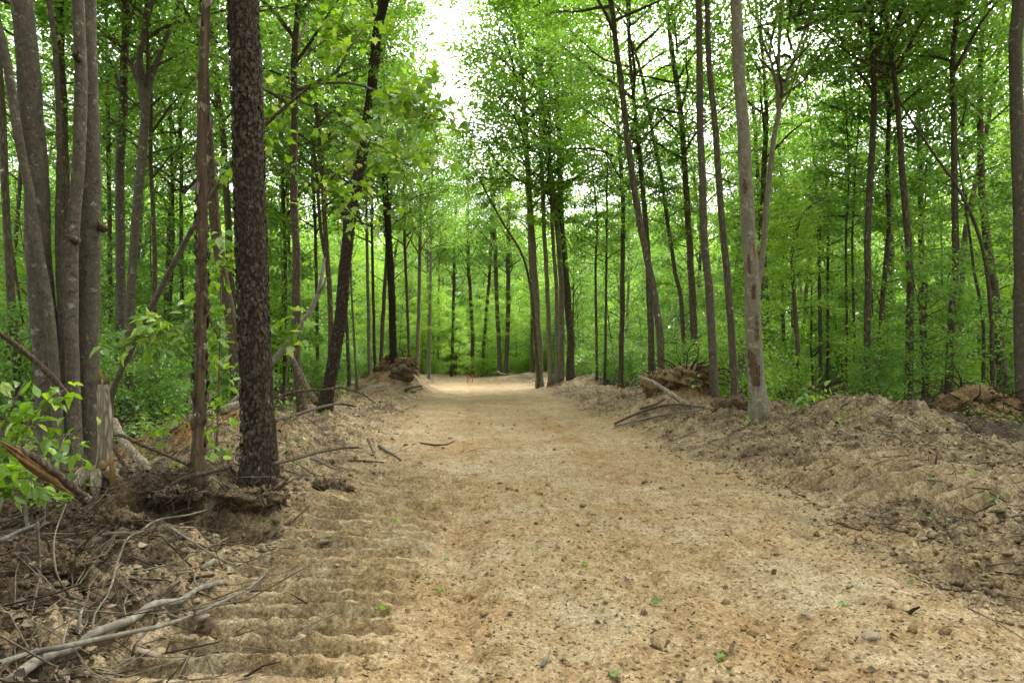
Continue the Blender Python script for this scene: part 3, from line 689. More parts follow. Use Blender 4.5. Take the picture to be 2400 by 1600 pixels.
# --- right side foreground and middle
R_ = [
 ([(1435, 0), (1450, 122), (1465, 245), (1478, 367), (1496, 485), (1516, 602), (1534, 684), (1547, 781), (1549, 876)], 13, 18, 17.6, 'dark mossy trunk leaning left, rising behind the earth and root heap', B_DARK, 'oak_tree'),
 ([(1481, 102), (1506, 194), (1527, 306), (1552, 439), (1570, 560), (1582, 640), (1595, 704), (1608, 880)], 7, 11, 25, 'thin grey trunk leaning left between mossy trunk and grey-brown pair', B_GREY, 'forest_tree'),
 ([(1575, 117), (1593, 235), (1603, 357), (1612, 500), (1623, 704), (1629, 880)], 12, 18, 24, 'straight dark grey trunk left of the two slim roadside trunks', B_ROUGH, 'forest_tree'),
 ([(1631, 0), (1634, 153), (1639, 357), (1649, 560), (1662, 704), (1674, 915)], 15, 21, 15.8, 'slim smooth grey-brown trunk behind the root heap', B_GREY, 'maple_tree'),
 ([(1657, 0), (1664, 179), (1677, 306), (1687, 459), (1705, 653), (1713, 755), (1723, 952)], 13, 19, 14.6, 'slim dark rough trunk just left of the big scarred grey trunk', B_DARK, 'oak_tree'),
 ([(1718, 0), (1728, 153), (1741, 357), (1750, 520), (1761, 653), (1766, 806), (1778, 970)], 25, 41, None, 'big pale grey trunk with torn bark scars at the right road edge', B_PALE, 'maple_tree'),
 ([(1794, 420), (1792, 577), (1797, 700), (1799, 880)], 13, 16, 24, 'dark trunk just right behind the big scarred grey trunk', B_DARK, 'forest_tree'),
 ([(1751, 153), (1766, 245), (1779, 449), (1786, 620), (1790, 860)], 8, 10, 28, 'narrow dark trunk seen along the right side of the scarred trunk', B_DARK, 'forest_tree'),
 ([(1830, 306), (1838, 459), (1836, 650), (1838, 880)], 7, 9, 30, 'narrow grey trunk right of the pale forked tree', B_GREY, 'forest_tree'),
 ([(2027, 0), (2037, 153), (2039, 306), (2031, 459), (2029, 600), (2031, 704), (2031, 945)], 13, 17, 20, 'dark straight trunk behind the right berm, left of the forked tree', B_DARK, 'oak_tree'),
 ([(2090, 0), (2093, 255), (2088, 408), (2090, 525), (2072, 704), (2052, 940)], 9, 13, 21.5, 'dark slanting trunk forking high up above the right berm', B_DARK, 'oak_tree'),
 ([(2104, 380), (2116, 500), (2128, 653), (2131, 945)], 14, 21, 19.5, 'stout dark trunk in the middle behind the right berm', B_DARK, 'oak_tree'),
 ([(2158, 420), (2159, 525), (2164, 704), (2170, 900)], 12, 16, 26, 'dark grey trunk between the two stout dark trunks at right', B_DARK, 'forest_tree'),
 ([(2226, 120), (2228, 250), (2233, 500), (2236, 628), (2228, 755), (2222, 945)], 12, 19, 19, 'near-black crooked trunk left of the root wad at right', B_DARK, 'oak_tree'),
 ([(2380, -5), (2374, 153), (2381, 357), (2389, 561), (2392, 700), (2398, 985)], 28, 33, 14.2, 'thick grey trunk cut by the right picture edge', B_GREY, 'maple_tree'),
 ([(1396, 470), (1400, 540), (1396, 628), (1399, 880)], 5, 7, 34, 'thin crooked dark stem right of the tall clump', B_DARK, 'sapling_tree'),
 ([(1424, 430), (1424, 500), (1420, 755), (1418, 885)], 5, 7, 33, 'thin straight dark stem in the thicket right of the tall clump', B_DARK, 'sapling_tree'),
 ([(1455, 388), (1460, 500), (1458, 745), (1455, 885)], 10, 13, 30, 'dark straight trunk in the thicket left of the root heap', B_DARK, 'forest_tree'),
 ([(1500, 380), (1516, 560), (1524, 750), (1527, 880)], 11, 17, 24, 'dark trunk directly behind the leaning mossy trunk', B_DARK, 'forest_tree'),
 ([(1915, 480), (1919, 602), (1924, 905)], 7, 10, 26, 'narrow dark trunk just left of the fallen logs', B_DARK, 'forest_tree'),
 ([(1936, 540), (1938, 700), (1940, 905)], 6, 8, 28, 'thin dark trunk rising behind the fallen logs', B_DARK, 'sapling_tree'),
 ([(1978, 560), (1982, 730), (1984, 930)], 5, 7, 23, 'thin dark pole between the fallen logs and the dark straight trunk', B_DARK, 'sapling_tree'),
 ([(2000, 560), (2002, 700), (2003, 935)], 5, 8, 22.5, 'thin brown pole close to the left of the dark straight trunk', B_ROUGH, 'sapling_tree'),
 ([(2144, 286), (2200, 370), (2251, 444), (2300, 560), (2322, 704), (2327, 905)], 5, 12, 18.5, 'slim dark sapling bending left high above the root wad', B_DARK, 'sapling_tree'),
 ([(2280, 560), (2288, 640), (2307, 755), (2305, 905)], 6, 9, 19.5, 'thin crooked dark stem just left of the bending sapling at right', B_DARK, 'sapling_tree'),
]
for i, (pts, wt, wb, d, lab, bk, nm) in enumerate(R_):
    big = wb > 11
    lim = ()
    if 'forking high' in lab: lim = [([(2090, 250, 0), (2060, 170, .2), (2016, 66, .5), (1975, -20, .8)], 9, 6)]
    tree(nm, bk, pts, wt, wb, d, lab, crown='canopy' if big else 'sapling', Htot=(20 if big else 13) if 'bending' not in lab else 9, cb=(9 if (d or 14) < 20 else 8) if big else 5.5, cs=rnd.uniform(.85, 1.05),
         limbs=lim, rough=.10, extra=[('sapling', 6.5, .5)] if big and (d or 14) > 22 else ())
tree('maple_tree', B_PALE, [(1825, 235), (1822, 270), (1812, 320), (1797, 459), (1786, 600), (1772, 690), (1744, 840), (1730, 930)], 12, 16, 17.5,
     'pale tree with a fan of forked limbs behind the big scarred trunk', crown='canopy', Htot=0, cb=7.5, cs=.7, rough=.08,
     limbs=[([(1822, 250, 0), (1826, 120, .1), (1830, 0, .3), (1834, -120, .4)], 10, 6), ([(1824, 240, 0), (1842, 190, .2), (1863, 133, .4), (1904, 25, .7), (1930, -60, .9)], 9, 5),
            ([(1826, 262, 0), (1852, 215, -.2), (1868, 160, -.4), (1900, 50, -.7)], 6, 3), ([(1822, 215, 0), (1806, 140, -.2), (1786, 90, -.3), (1782, -20, -.5)], 7, 4)])
tree('yellow_leaved_sapling', B_DARK, [(1920, 470), (1880, 500), (1856, 570), (1853, 620), (1860, 704), (1873, 880)], 5, 13, 19.5,
     'small tree with yellow-green leaves right of the big scarred trunk', crown=None, Htot=0, cat='tree', extra=[('sapling_y', 2.6, .55), ('sapling_y', 3.4, .5)])

# ---------------------------------------------------------------- the woods behind: individual trees, saplings and shrubs
BG_TRUNKS = []
for k in range(6):
    r = random.Random(900 + k); p = [np.array([0, 0, -.3])]; dr = np.array([0, 0, 1.0])
    for z in range(11):
        dr = norm(dr + np.array([r.gauss(0, .05), r.gauss(0, .05), .05])); p.append(p[-1] + dr * 1.9)
    T = Tubes(); T.add(np.array(p), np.linspace(.15, .03, len(p)) * (1 + .4 * (np.arange(len(p)) == 0)), 8, .06, seed=k, cap=False)
    BG_TRUNKS.append((T.mesh('trunk', (B_GREY, B_DARK, B_ROUGH, B_PALE, B_ROUGH, B_GREY)[k]), p))
SAP_STEMS = []
for k in range(4):
    r = random.Random(950 + k); p = [np.array([0, 0, -.2])]; dr = np.array([0, 0, 1.0])
    for z in range(8):
        dr = norm(dr + np.array([r.gauss(0, .07), r.gauss(0, .07), .05])); p.append(p[-1] + dr * 1.05)
    T = Tubes(); T.add(np.array(p), np.linspace(.045, .01, len(p)), 6, cap=False); SAP_STEMS.append(T.mesh('stem', (B_DARK, B_ROUGH)[k % 2]))
taken = [(o.location.x, o.location.y) for o in COL.objects if o.type == 'EMPTY']
def free(x, y, dmin, lst): return all((x - a) ** 2 + (y - b) ** 2 > dmin * dmin for a, b in lst)
def off_road(x, y, m):
    s, dl, dr, end = edges(np.array([x]), np.array([y])); return max(dl[0], dr[0], end[0]) > m
def zone_of(x, y):
    if y > 60 and abs(x - xc(60)) < 9: return 'end'
    return 'left' if x < float(xc(y)) else 'right'
BGLAB = {'left': 'slim background tree in the woods left of the dirt road',
         'right': 'slim background tree in the woods right of the dirt road',
         'end': 'slim background tree in the woods beyond the end of the road'}
def bg_tree(x, y, sc, cs, cb):
    z = zone_of(x, y)
    kk = rnd.randrange(6); me, p = BG_TRUNKS[kk]
    look = ('grey-barked', 'dark-barked', 'brown-barked', 'pale-barked', 'crooked brown', 'bowed grey')[kk]
    far = '' if z == 'end' else ', behind the viewpoint' if y < 5 else ', nearer the road' if y < 38 else ', far back'
    root = thing('forest_tree', BGLAB[z].replace('slim background', 'slim ' + look) + far, 'tree', (x, y, H(x, y)), 'background trees, ' + z + ', ' + look + far)
    rz = rnd.uniform(0, 6.28)
    t = link('trunk', me, root); t.rotation_euler = (0, 0, rz); t.scale = (rnd.uniform(.5, 1.25) * sc,) * 2 + (sc,)
    q = Matrix.Rotation(rz, 3, 'Z') @ Vector(p[int(cb / 1.9) + 1]); q *= sc
    put_crown(root, 'canopy_y' if y > 50 and rnd.random() < .5 else 'canopy', q, (0, 0, 1), cs)  # lighter leaf colour on far crowns stands in for light and haze
    taken.append((x, y))
n = 0; tries = 0
while n < 172 and tries < 9000:
    tries += 1
    y = rnd.uniform(20, 98); half = .80 * y + 5
    x = rnd.uniform(-half, half)
    if n > 136: y = rnd.uniform(76, 97); x = rnd.uniform(-24, 20)
    if 57 < y < 73 and abs(x + 3) < 7: continue
    if not off_road(x, y, 4.0 if y < 57 else 1.5) or not free(x, y, 2.7, taken): continue
    if y > 57 and abs(x / y + .07) < .05 and rnd.random() < .3: continue
    sc = rnd.uniform(.78, 1.08)
    bg_tree(x, y, sc, rnd.uniform(.75, 1.1), rnd.uniform(6, 10) if y < 52 else rnd.uniform(3, 7.5)); n += 1
# the same wood goes on behind the viewpoint, on both sides of the road
n = 0; tries = 0
while n < 44 and tries < 3000:
    tries += 1; y = rnd.uniform(-30, 4); x = rnd.uniform(-22, 23)
    if not off_road(x, y, 3.2) or not free(x, y, 2.6, taken) or (y > -1 and abs(x) < 7): continue
    bg_tree(x, y, rnd.uniform(.8, 1.05), rnd.uniform(.85, 1.15), rnd.uniform(4, 8)); n += 1
# saplings: leafy from low down
SAPLAB = {'left': 'leafy green sapling in the left understory', 'right': 'leafy green sapling in the right understory',
          'end': 'leafy green sapling in the understory beyond the road end'}
def sapling(x, y, sc, key='sapling'):
    z = zone_of(x, y)
    lab = SAPLAB[z] if key == 'sapling' else SAPLAB[z].replace('leafy green', 'yellow-green leafy')
    size = 'small ' if sc < .8 else 'tall ' if sc > 1.05 else 'mid-sized '
    far = '' if z == 'end' else ', near the front' if y < 30 else ', farther back'
    root = thing('sapling', size + lab + far, 'sapling', (x, y, H(x, y)), size + 'understory saplings, ' + z + ('' if key == 'sapling' else ', yellow-green') + far)
    t = link('stem', SAP_STEMS[rnd.randrange(4)], root); t.scale = (sc,) * 3; t.rotation_euler = (0, 0, rnd.uniform(0, 6.28))
    put_crown(root, key, (0, 0, .9 * sc), (rnd.gauss(0, .05), rnd.gauss(0, .05), 1), sc)
    taken.append((x, y))
n = 0; tries = 0; lst = []
while n < 200 and tries < 9000:
    tries += 1
    y = rnd.uniform(17, 75); half = .80 * y + 3; x = rnd.uniform(-half, half)
    m = 4.4 if y < 57 else 2.5
    if not off_road(x, y, m) or not free(x, y, 1.7, lst): continue
    if y < 27 and rnd.random() < .55: continue
    lst.append((x, y)); sapling(x, y, rnd.uniform(.6, 1.25), 'sapling_y' if rnd.random() < .22 else 'sapling'); n += 1
n = 0; tries = 0
while n < 60 and tries < 4000:
    tries += 1; y = rnd.uniform(58.5, 80); x = rnd.uniform(-16, 14) - 2
    if not off_road(x, y, 1.8) or not free(x, y, 1.6, lst): continue
    lst.append((x, y)); sapling(x, y, rnd.uniform(.7, 1.3), 'sapling_y' if rnd.random() < .75 else 'sapling'); n += 1
SHLAB = {'left': 'leafy shrub on the left forest floor', 'right': 'leafy shrub on the right forest floor',
         'end': 'leafy shrub beyond the end of the road'}
def shrub(x, y, sc, lab=None, key='shrub', grp=None):
    z = zone_of(x, y)
    size = 'small ' if sc < .8 else 'big ' if sc > 1.05 else 'mid-sized '; hue = 'yellow-green ' if key == 'shrub_y' else 'green '
    far = '' if z == 'end' else ', just behind the bank' if y < 22 else ', deep in the woods' if y > 38 else ', among the trunks'
    root = thing('shrub', lab or size + hue + SHLAB[z] + far, 'shrub', (x, y, H(x, y) - .03), grp or (size + hue + 'forest floor shrubs, ' + z + far))
    c = put_crown(root, key, (0, 0, 0), (0, 0, 1), sc)
n = 0; tries = 0; lst = []
while n < 215 and tries < 9000:
    tries += 1
    y = rnd.uniform(13, 66) if n < 170 else rnd.uniform(14, 36); half = .78 * y + 2; x = rnd.uniform(-half, half)
    if not off_road(x, y, 3.4 if y < 57 else 1.2) or not free(x, y, 1.15, lst): continue
    if x > 0 and y < 17 or (x < 0 and y < 15 and x > -7): continue
    if x > 0 and y < 30 and rnd.random() < .6: continue
    lst.append((x, y)); shrub(x, y, rnd.uniform(.5, 1.12), key='shrub_y' if rnd.random() < .25 else 'shrub'); n += 1

n = 0
while n < 16:
    y = rnd.uniform(57.8, 61); x = rnd.uniform(-9, 5); n += 1
    shrub(x, y, rnd.uniform(.5, 1.0), key='shrub_y')
# ---------------------------------------------------------------- near leafy plants, leaf by leaf
def leaf_set(tmpl, nm, mat, nvar=10):
    out = []
    for k in range(nvar):
        g = np.random.default_rng(k + 7); V = tmpl[0].copy()
        V[:, 2] += g.uniform(-.45, .25) * V[:, 0] ** 2 + g.uniform(-.5, .6) * np.abs(V[:, 1]) + g.uniform(-.2, .2) * V[:, 0] * V[:, 1]
        V[:, 1] *= g.uniform(.8, 1.1)
        tone = (.05, .2, .35, .5, .65, .8, .15, .45, .95, 1.3)[k % 10]
        out.append(mk_mesh(nm, V, tmpl[1], mat, True, {'tone': ('FLOAT', np.full(len(V), tone))}))
    return out
MAPLE_L = leaf_set(MAPLE, 'leaf', LEAF_N); OVATE_L = leaf_set(OVATE, 'leaf', LEAF_N)
def put_leaf(root, base, me, p, d, u, s):
    o = link('leaf', me, root)
    d = d.normalized(); side = u.cross(d).normalized(); up = d.cross(side)
    M = Matrix((d, side, up)).transposed().to_4x4()
    o.matrix_local = Matrix.Translation(p - base) @ M @ Matrix.Diagonal((s, s, s, 1))
def rv(s=1.0): return Vector((rnd.gauss(0, s), rnd.gauss(0, s), rnd.gauss(0, s)))
def leafy(name, label, cat, stems, leafmeshes, nleaf, lsize, twig=.35, mat=B_TWIG, spread=.12, tmin=.2, base=None, hang=.35, overflow=0, tmpl=MAPLE, seed=0, group=None):
    """stems: [(list of Vector, r0, r1, leaf weight)]"""
    base = base or stems[0][0][0].copy()
    root = thing(name, label, cat, base, group)
    tips = []
    for k, (pts, r0, r1, w) in enumerate(stems):
        a, b = spline(pts, np.linspace(r0, r1, len(pts)), .12)
        T = Tubes(); T.add(a, b, 8, .05, seed=k); link('stem' if k == 0 else 'branch', T.mesh('stem', mat, off=base), root)
        if w <= 0: continue
        m = len(a); TW = Tubes(); cnt = 0
        for q in range(int(w)):
            i = int(rnd.uniform(tmin, .999) * (m - 1)); p0 = Vector(a[i]); ax = Vector(a[min(i + 1, m - 1)] - a[i]) if i < m - 1 else Vector(a[i] - a[i - 1])
            dr = (ax.normalized() * .6 + rv(.6) + Vector((0, 0, .1))).normalized()
            l = twig * rnd.uniform(.4, 1.3)
            p1 = p0 + dr * l * .5 + rv(.02); p2 = p0 + dr * l + Vector((0, 0, -.12 * l))
            TW.add(np.array([tuple(p0), tuple(p1), tuple(p2)]), [max(.003, b[i] * .4), .003, .0018], 4, cap=False); cnt += 1
            tips.append((p1, p2, dr))
        if cnt: link('twigs', TW.mesh('twigs', mat, off=base), root)
    def sample():
        p1, p2, dr = rnd.choice(tips); p = p1.lerp(p2, rnd.uniform(-.2, 1.05)) + rv(spread)
        d = (dr * .6 + rv(.55) + Vector((0, 0, -hang))); u = Vector((0, 0, 1)) + rv(.45)
        return p, d, u, lsize * rnd.uniform(.6, 1.25)
    for q in range(min(nleaf, 300)):
        p, d, u, s = sample(); put_leaf(root, base, rnd.choice(leafmeshes), p, d, u, s)
    if overflow:
        S = [sample() for q in range(overflow)]
        V, F, tn = leaf_arrays(np.array([tuple(s[0] - base) for s in S]), np.array([tuple(s[1]) for s in S]), norm(np.array([tuple(s[2]) for s in S])),
                               np.array([s[3] for s in S]), np.array([rnd.choice((.1, .3, .5, .7, .85, 1.2)) for s in S]), tmpl)
        tag(link('foliage', mk_mesh('foliage', V, F, LEAF_N, False, {'tone': ('FLOAT', tn)}), root), kind='stuff')
    return root
def PP(*a): return [P(*q) for q in a]
b0 = G(262, 975); b0.y = 11.5
leafy('leaning_maple', 'bent-over maple sapling arching behind the big dark trunk, lit maple leaves', 'tree',
      [(PP((256, 985, 11.6), (268, 906, 11.4), (333, 765, 11.2), (417, 600, 10.9), (478, 490, 10.7), (551, 371, 10.4), (623, 291, 10.2), (734, 198, 10.0), (790, 168, 9.9), (815, 120, 9.9), (850, 70, 10)), .055, .012, 30),
       (PP((734, 198, 10.0), (814, 195, 9.8), (887, 214, 9.6), (975, 256, 9.4), (1032, 283, 9.3)), .022, .005, 34),
       (PP((600, 205, 10.3), (680, 230, 10.1), (753, 260, 10.0), (845, 314, 9.8), (929, 367, 9.7), (979, 402, 9.6)), .018, .004, 34),
       (PP((600, 345, 10.4), (640, 375, 10.2), (715, 425, 10.1), (791, 459, 10.0), (849, 493, 9.9)), .014, .004, 22),
       (PP((640, 280, 10.2), (700, 150, 10.2), (790, 80, 10.3), (880, 50, 10.2)), .014, .004, 22)],
      MAPLE_L, 300, .135, twig=.55, spread=.10, tmin=.55, overflow=620, mat=B_GREY)
leafy('maple_sprout', 'bright sunlit leaf cluster just right of the big dark trunk at mid-height', 'sapling',
      [(PP((668, 930, 8.6), (672, 860, 8.5), (680, 800, 8.4), (690, 760, 8.3)), .010, .004, 12)], MAPLE_L, 34, .15, twig=.22, spread=.05, tmin=.75)
leafy('broadleaf_sapling', 'broad-leaved sapling between snag and big dark trunk, branch spreading left', 'sapling',
      [(PP((505, 1100, 7.6), (512, 950, 7.5), (515, 800, 7.4), (520, 640, 7.4), (530, 540, 7.3)), .014, .005, 22),
       (PP((515, 800, 7.4), (480, 740, 7.1), (420, 770, 6.8), (340, 790, 6.5), (280, 815, 6.4), (235, 838, 6.3)), .010, .003, 34),
       (PP((520, 640, 7.4), (545, 600, 7.3), (556, 560, 7.2)), .006, .003, 8)],
      OVATE_L, 290, .12, twig=.26, spread=.06, tmin=.15, overflow=0, tmpl=OVATE)
leafy('broadleaf_shrub', 'large-leaved shrub crowding the lower left picture edge', 'shrub',
      [(PP((-40, 1190, 5.3), (-10, 1050, 5.4), (30, 950, 5.4), (60, 890, 5.4)), .014, .005, 24),
       (PP((-30, 1150, 5.3), (60, 1000, 5.5), (120, 930, 5.6), (165, 905, 5.7)), .010, .004, 16),
       (PP((-40, 1180, 5.3), (10, 1120, 5.2), (70, 1120, 5.2), (120, 1150, 5.2)), .008, .003, 26),
       (PP((40, 1060, 5.5), (110, 1030, 5.6), (160, 1015, 5.6), (210, 1040, 5.6)), .007, .003, 10)],
      OVATE_L, 230, .125, twig=.22, spread=.06, tmin=.3, tmpl=OVATE)
for px, py, lab, nl, ls in [(385, 1055, 'small green seedling on the orange clay left of the snag', 26, .13), (500, 1085, 'small leafy sprout between the snag and the big trunk base', 18, .11),
                        (325, 1010, 'leafy sprout on the clay bank right of the broken stump', 20, .12), (420, 960, 'green sprout at the top of the orange clay bank', 22, .13),
                        (1740, 900, 'bright green sprout at the foot of the big scarred trunk', 30, .13), (1840, 925, 'leafy sprout right of the big scarred trunk base', 34, .13),
                        (1900, 950, 'low leafy sprout in front of the fallen logs', 30, .13), (1625, 925, 'small green sprout on the root heap behind roadside trunks', 14, .10),
                        (2390, 960, 'leafy sprout at the right picture edge below the grey trunk', 40, .15), (680, 985, 'small sprout on the left bank right of big trunk', 20, .08),
                        (790, 935, 'small green sprout at the foot of the leaning cherry', 30, .09), (140, 1150, 'leafy sprout left of the broken stump base', 26, .12)]:
    b = G(px, py); h_ = rnd.uniform(.25, .5)
    leafy('seedling', lab, 'seedling', [([b - Vector((0, 0, .03)), b + Vector((.02, 0, h_ * .5)), b + Vector((rnd.gauss(0, .05), 0, h_))], .006, .003, 10)], rnd.choice((MAPLE_L, OVATE_L)), nl, ls, twig=.28, spread=.09, tmin=.2)

n = 0
while n < 34:
    y = rnd.uniform(5.5, 20); x = rnd.uniform(-.7 * y, .7 * y)
    s_, dl, dr, en = edges(np.array([x]), np.array([y])); o_ = max(dl[0], dr[0])
    if not .6 < o_ < 3.5: continue
    sd = 'left' if dl[0] > dr[0] else 'right'; b = Vector((x, y, H(x, y))); h_ = rnd.uniform(.06, .2); n += 1
    leafy('seedling', f'tiny green seedling sprouting from the churned {sd} bank', 'seedling', [([b - Vector((0, 0, .03)), b + Vector((.01, 0, h_ * .5)), b + Vector((rnd.gauss(0, .03), 0, h_))], .003, .002, 4)],
          rnd.choice((MAPLE_L, OVATE_L)), rnd.randint(4, 9), rnd.uniform(.04, .08), twig=.1, spread=.03, tmin=.3, group=f'tiny seedlings on the {sd} bank')
# ---------------------------------------------------------------- dead wood
def wood(name, label, pts, w0, w1, mat, cat='branch', seg=9, rough=.12, lifts=None, side=(), parent_bits=None):
    """pts: photo points lying on the ground (plus lift in metres)."""
    q = []
    for i, p in enumerate(pts):
        lf = lifts[i] if lifts else 0
        v = G(p[0], p[1], lf) if len(p) == 2 else P(*p)
        q.append(v)
    r = [(w0 + (w1 - w0) * i / (len(q) - 1)) * q[i].y / 3200 for i in range(len(q))]
    if len(pts[0]) == 2: q = [v + Vector((0, 0, r[i] * .75)) for i, v in enumerate(q)]
    base = q[0].copy(); root = thing(name, label, cat, base)
    a, b = spline(q, r, .05 if q[0].y < 9 else .15); T = Tubes(); T.add(a, b, seg, rough, seed=len(label)); link('stem', T.mesh('stem', mat, off=base), root)
    for sp_, s0, s1, lf in side:
        z = [G(p[0], p[1], l) + Vector((0, 0, .004)) for p, l in zip(sp_, lf)]
        a, b = spline(z, np.linspace(s0, s1, len(z)) * z[0].y / 3200, .05); T = Tubes(); T.add(a, b, 6, .1, seed=3); link('side_twig', T.mesh('side_twig', mat, off=base), root)
    return root
wood('fallen_branch', 'thick grey forked-looking branch lying in the bottom left corner', [(20, 1606), (99, 1551), (180, 1524), (214, 1493), (306, 1459), (360, 1421), (421, 1413), (467, 1383), (524, 1367)], 27, 11, B_GRAYSTICK,
     lifts=[.0, .02, .04, .06, .07, .06, .05, .03, .01], side=[([(375, 1418), (395, 1440), (425, 1452)], 9, 4, (.04, .05, .03)), ([(214, 1493), (222, 1440), (250, 1400), (262, 1372)], 6, 2, (.06, .12, .16, .18)), ([(300, 1462), (290, 1420), (300, 1392)], 5, 2, (.07, .12, .15)), ([(467, 1383), (455, 1360), (462, 1340)], 5, 2, (.04, .08, .1))])
wood('fallen_branch', 'thinner long grey branch crossing the thick one, bottom left corner', [(-5, 1561), (69, 1536), (145, 1520), (268, 1493), (375, 1470), (451, 1444), (536, 1405), (585, 1379), (620, 1348)], 15, 5, B_GRAYSTICK,
     lifts=[.05, .07, .10, .13, .10, .08, .06, .05, .04], side=[([(585, 1379), (600, 1362), (622, 1357)], 5, 2, (.05, .05, .05)), ([(345, 1476), (320, 1510), (310, 1540)], 6, 3, (.10, .04, .0)), ([(145, 1520), (160, 1465), (200, 1420)], 6, 2, (.1, .15, .2)), ([(451, 1444), (470, 1420), (505, 1412)], 5, 2, (.08, .1, .08)), ([(69, 1536), (75, 1490), (100, 1450)], 5, 2, (.07, .14, .2))])
lg = wood('split_log', 'split brown log with torn bare wood at left, beside broken stump', [(8, 1040, 4.75), (60, 1060, 4.85), (95, 1082, 4.95), (150, 1125, 5.15), (205, 1172, 5.4)], 11, 21, B_ROUGH, 'log', 14, .35)
for k in range(9):
    g_ = random.Random(60 + k); t0 = g_.uniform(-.08, .35); t1 = t0 + g_.uniform(.35, .65)
    e0, e1 = P(8, 1040, 4.72), P(205, 1172, 5.34); o_ = Vector((g_.gauss(0, .012), -.018, g_.uniform(-.012, .028)))
    q_ = [e0.lerp(e1, t) + o_ + Vector((0, 0, -.05 * math.sin(math.pi * min(max(t, 0), 1)) * .3)) + (Vector((g_.gauss(0, .01), 0, g_.gauss(0, .012))) if i in (0, 3) else Vector()) for i, t in enumerate((t0, t0 + (t1 - t0) / 3, t0 + (t1 - t0) * .67, t1))]
    a_, b_ = spline(q_, [.003, .013, .015, .004], .05); T = Tubes(); T.add(a_, b_, 6, .25, seed=k); link('splinter', T.mesh('splinter', WOOD, off=lg.location), lg)
wood('fallen_pole', 'dark bare pole slanting down at the left picture edge', [(-10, 776, 7.0), (50, 818, 7.2), (115, 876, 7.4), (160, 930, 7.5)], 11, 15, B_ROUGH, 'pole', 9, .1)
wood('fallen_limb', 'pale bleached forked limb slanting up behind the big dark trunk', [(500, 985, 11), (566, 925, 11), (641, 845, 11), (711, 756, 11), (745, 691, 11), (752, 660, 11.1), (760, 605, 11.2)], 17, 7, B_GRAYSTICK, 'limb', 9, .14)
wood('fallen_limb', 'short pale crook limb at the fork of the bleached limb', [(747, 686, 11), (760, 668, 10.9), (764, 650, 10.9)], 8, 5, B_GRAYSTICK, 'limb', 8, .14)
wood('fallen_limb', 'dark bare limb drooping right from the broken stump', [(262, 1018, 6.9), (290, 1022, 6.8), (330, 1042, 6.8), (390, 1066, 6.8), (445, 1092, 6.9)], 9, 6, B_ROUGH, 'limb', 8)
wood('fallen_limb', 'short dark limb dropping steeply right of the broken stump', [(262, 1040, 6.8), (285, 1080, 6.7), (318, 1130, 6.7)], 10, 7, B_ROUGH, 'limb', 8)
wood('fallen_log', 'pale barkless log leaning behind the broken stump toward the clay', [(268, 985, 7.9), (290, 1035, 7.6), (330, 1080, 7.4), (358, 1122, 7.3)], 16, 24, B_DEAD, 'log', 12, .2)
wood('fallen_branch', 'brown curved branch on the bank below the snag', [(350, 1190), (385, 1160), (425, 1128), (480, 1112), (540, 1098)], 15, 10, B_ROUGH, lifts=[.02, .05, .10, .14, .12])
wood('fallen_log', 'pale log end lying behind the snag on the bank', [(470, 975, 10), (500, 965, 10), (560, 948, 10.2)], 15, 19, B_DEAD, 'log', 10)
wood('fallen_branch', 'brown branch lying across the bank right of the big trunk', [(640, 1090), (700, 1075), (745, 1062), (800, 1052), (842, 1050)], 9, 5, B_ROUGH, lifts=[.25, .2, .2, .16, .12])
wood('fallen_branch', 'long bare branch reaching right from behind the big trunk', [(630, 935, 9.5), (700, 917, 9.4), (760, 913, 9.3), (800, 908, 9.2), (850, 922, 9.2), (880, 945, 9.2)], 8, 3, B_ROUGH)
wood('fallen_branch', 'dark long branch on the left bank below the leaning cherry', [(640, 990), (700, 973), (760, 955), (800, 948), (835, 955)], 10, 5, B_DARK, lifts=[.1, .12, .15, .12, .05])
wood('fallen_branch', 'broken brown pole propped against the rough trunk right of big trunk', [(683, 835, 14), (700, 870, 13.8), (720, 910, 13.6), (742, 945, 13.4)], 13, 14, B_ROUGH, 'pole')
wood('fallen_stick', 'tan stick on the bank starting at the big trunk foot', [(644, 1058), (680, 1080), (724, 1104)], 8, 4, B_TWIG, 'stick')
wood('fallen_stick', 'pale bowed stick on the left bank above the cleat prints', [(698, 1072), (740, 1080), (775, 1096), (800, 1106)], 8, 4, B_GRAYSTICK, 'stick')
wood('fallen_stick', 'long thin stick across the left bank toward the road', [(780, 1083), (830, 1080), (900, 1085)], 6, 4, B_ROUGH, 'stick')
wood('fallen_stick', 'tan stick with a kink on the road margin, left of centre', [(888, 1046), (905, 1058), (925, 1068), (940, 1080)], 7, 5, B_TWIG, 'stick')
wood('fallen_stick', 'dark curved stick on the road left of centre', [(985, 1040), (1020, 1044), (1045, 1043), (1065, 1034)], 5, 3, B_DARK, 'stick')
wood('fallen_stick', 'upright dark twig stub on the left road margin', [(862, 1032), (870, 1050), (880, 1075)], 6, 4, B_DARK, 'stick', lifts=[.12, .06, 0])
wood('fallen_stick', 'thin dark twig curving down the left bank', [(722, 1188), (700, 1210), (670, 1232), (652, 1252)], 5, 3, B_DARK, 'stick')
wood('fallen_stick', 'short pale forked stick near the bottom centre', [(1270, 1565), (1280, 1545), (1290, 1527)], 10, 6, B_GRAYSTICK, 'stick', lifts=[0, .01, .03])
wood('fallen_stick', 'long thin grey twig over the dark hollow in the left bank', [(400, 1238), (450, 1270), (500, 1302), (556, 1328)], 6, 3, B_GRAYSTICK, 'stick', lifts=[.1, .08, .04, .02])
wood('fallen_stick', 'brown twig arching over the dark hollow in the left bank', [(330, 1245), (370, 1220), (440, 1208), (500, 1192), (545, 1185)], 6, 3, B_TWIG, 'stick', lifts=[.06, .1, .12, .08, .04])
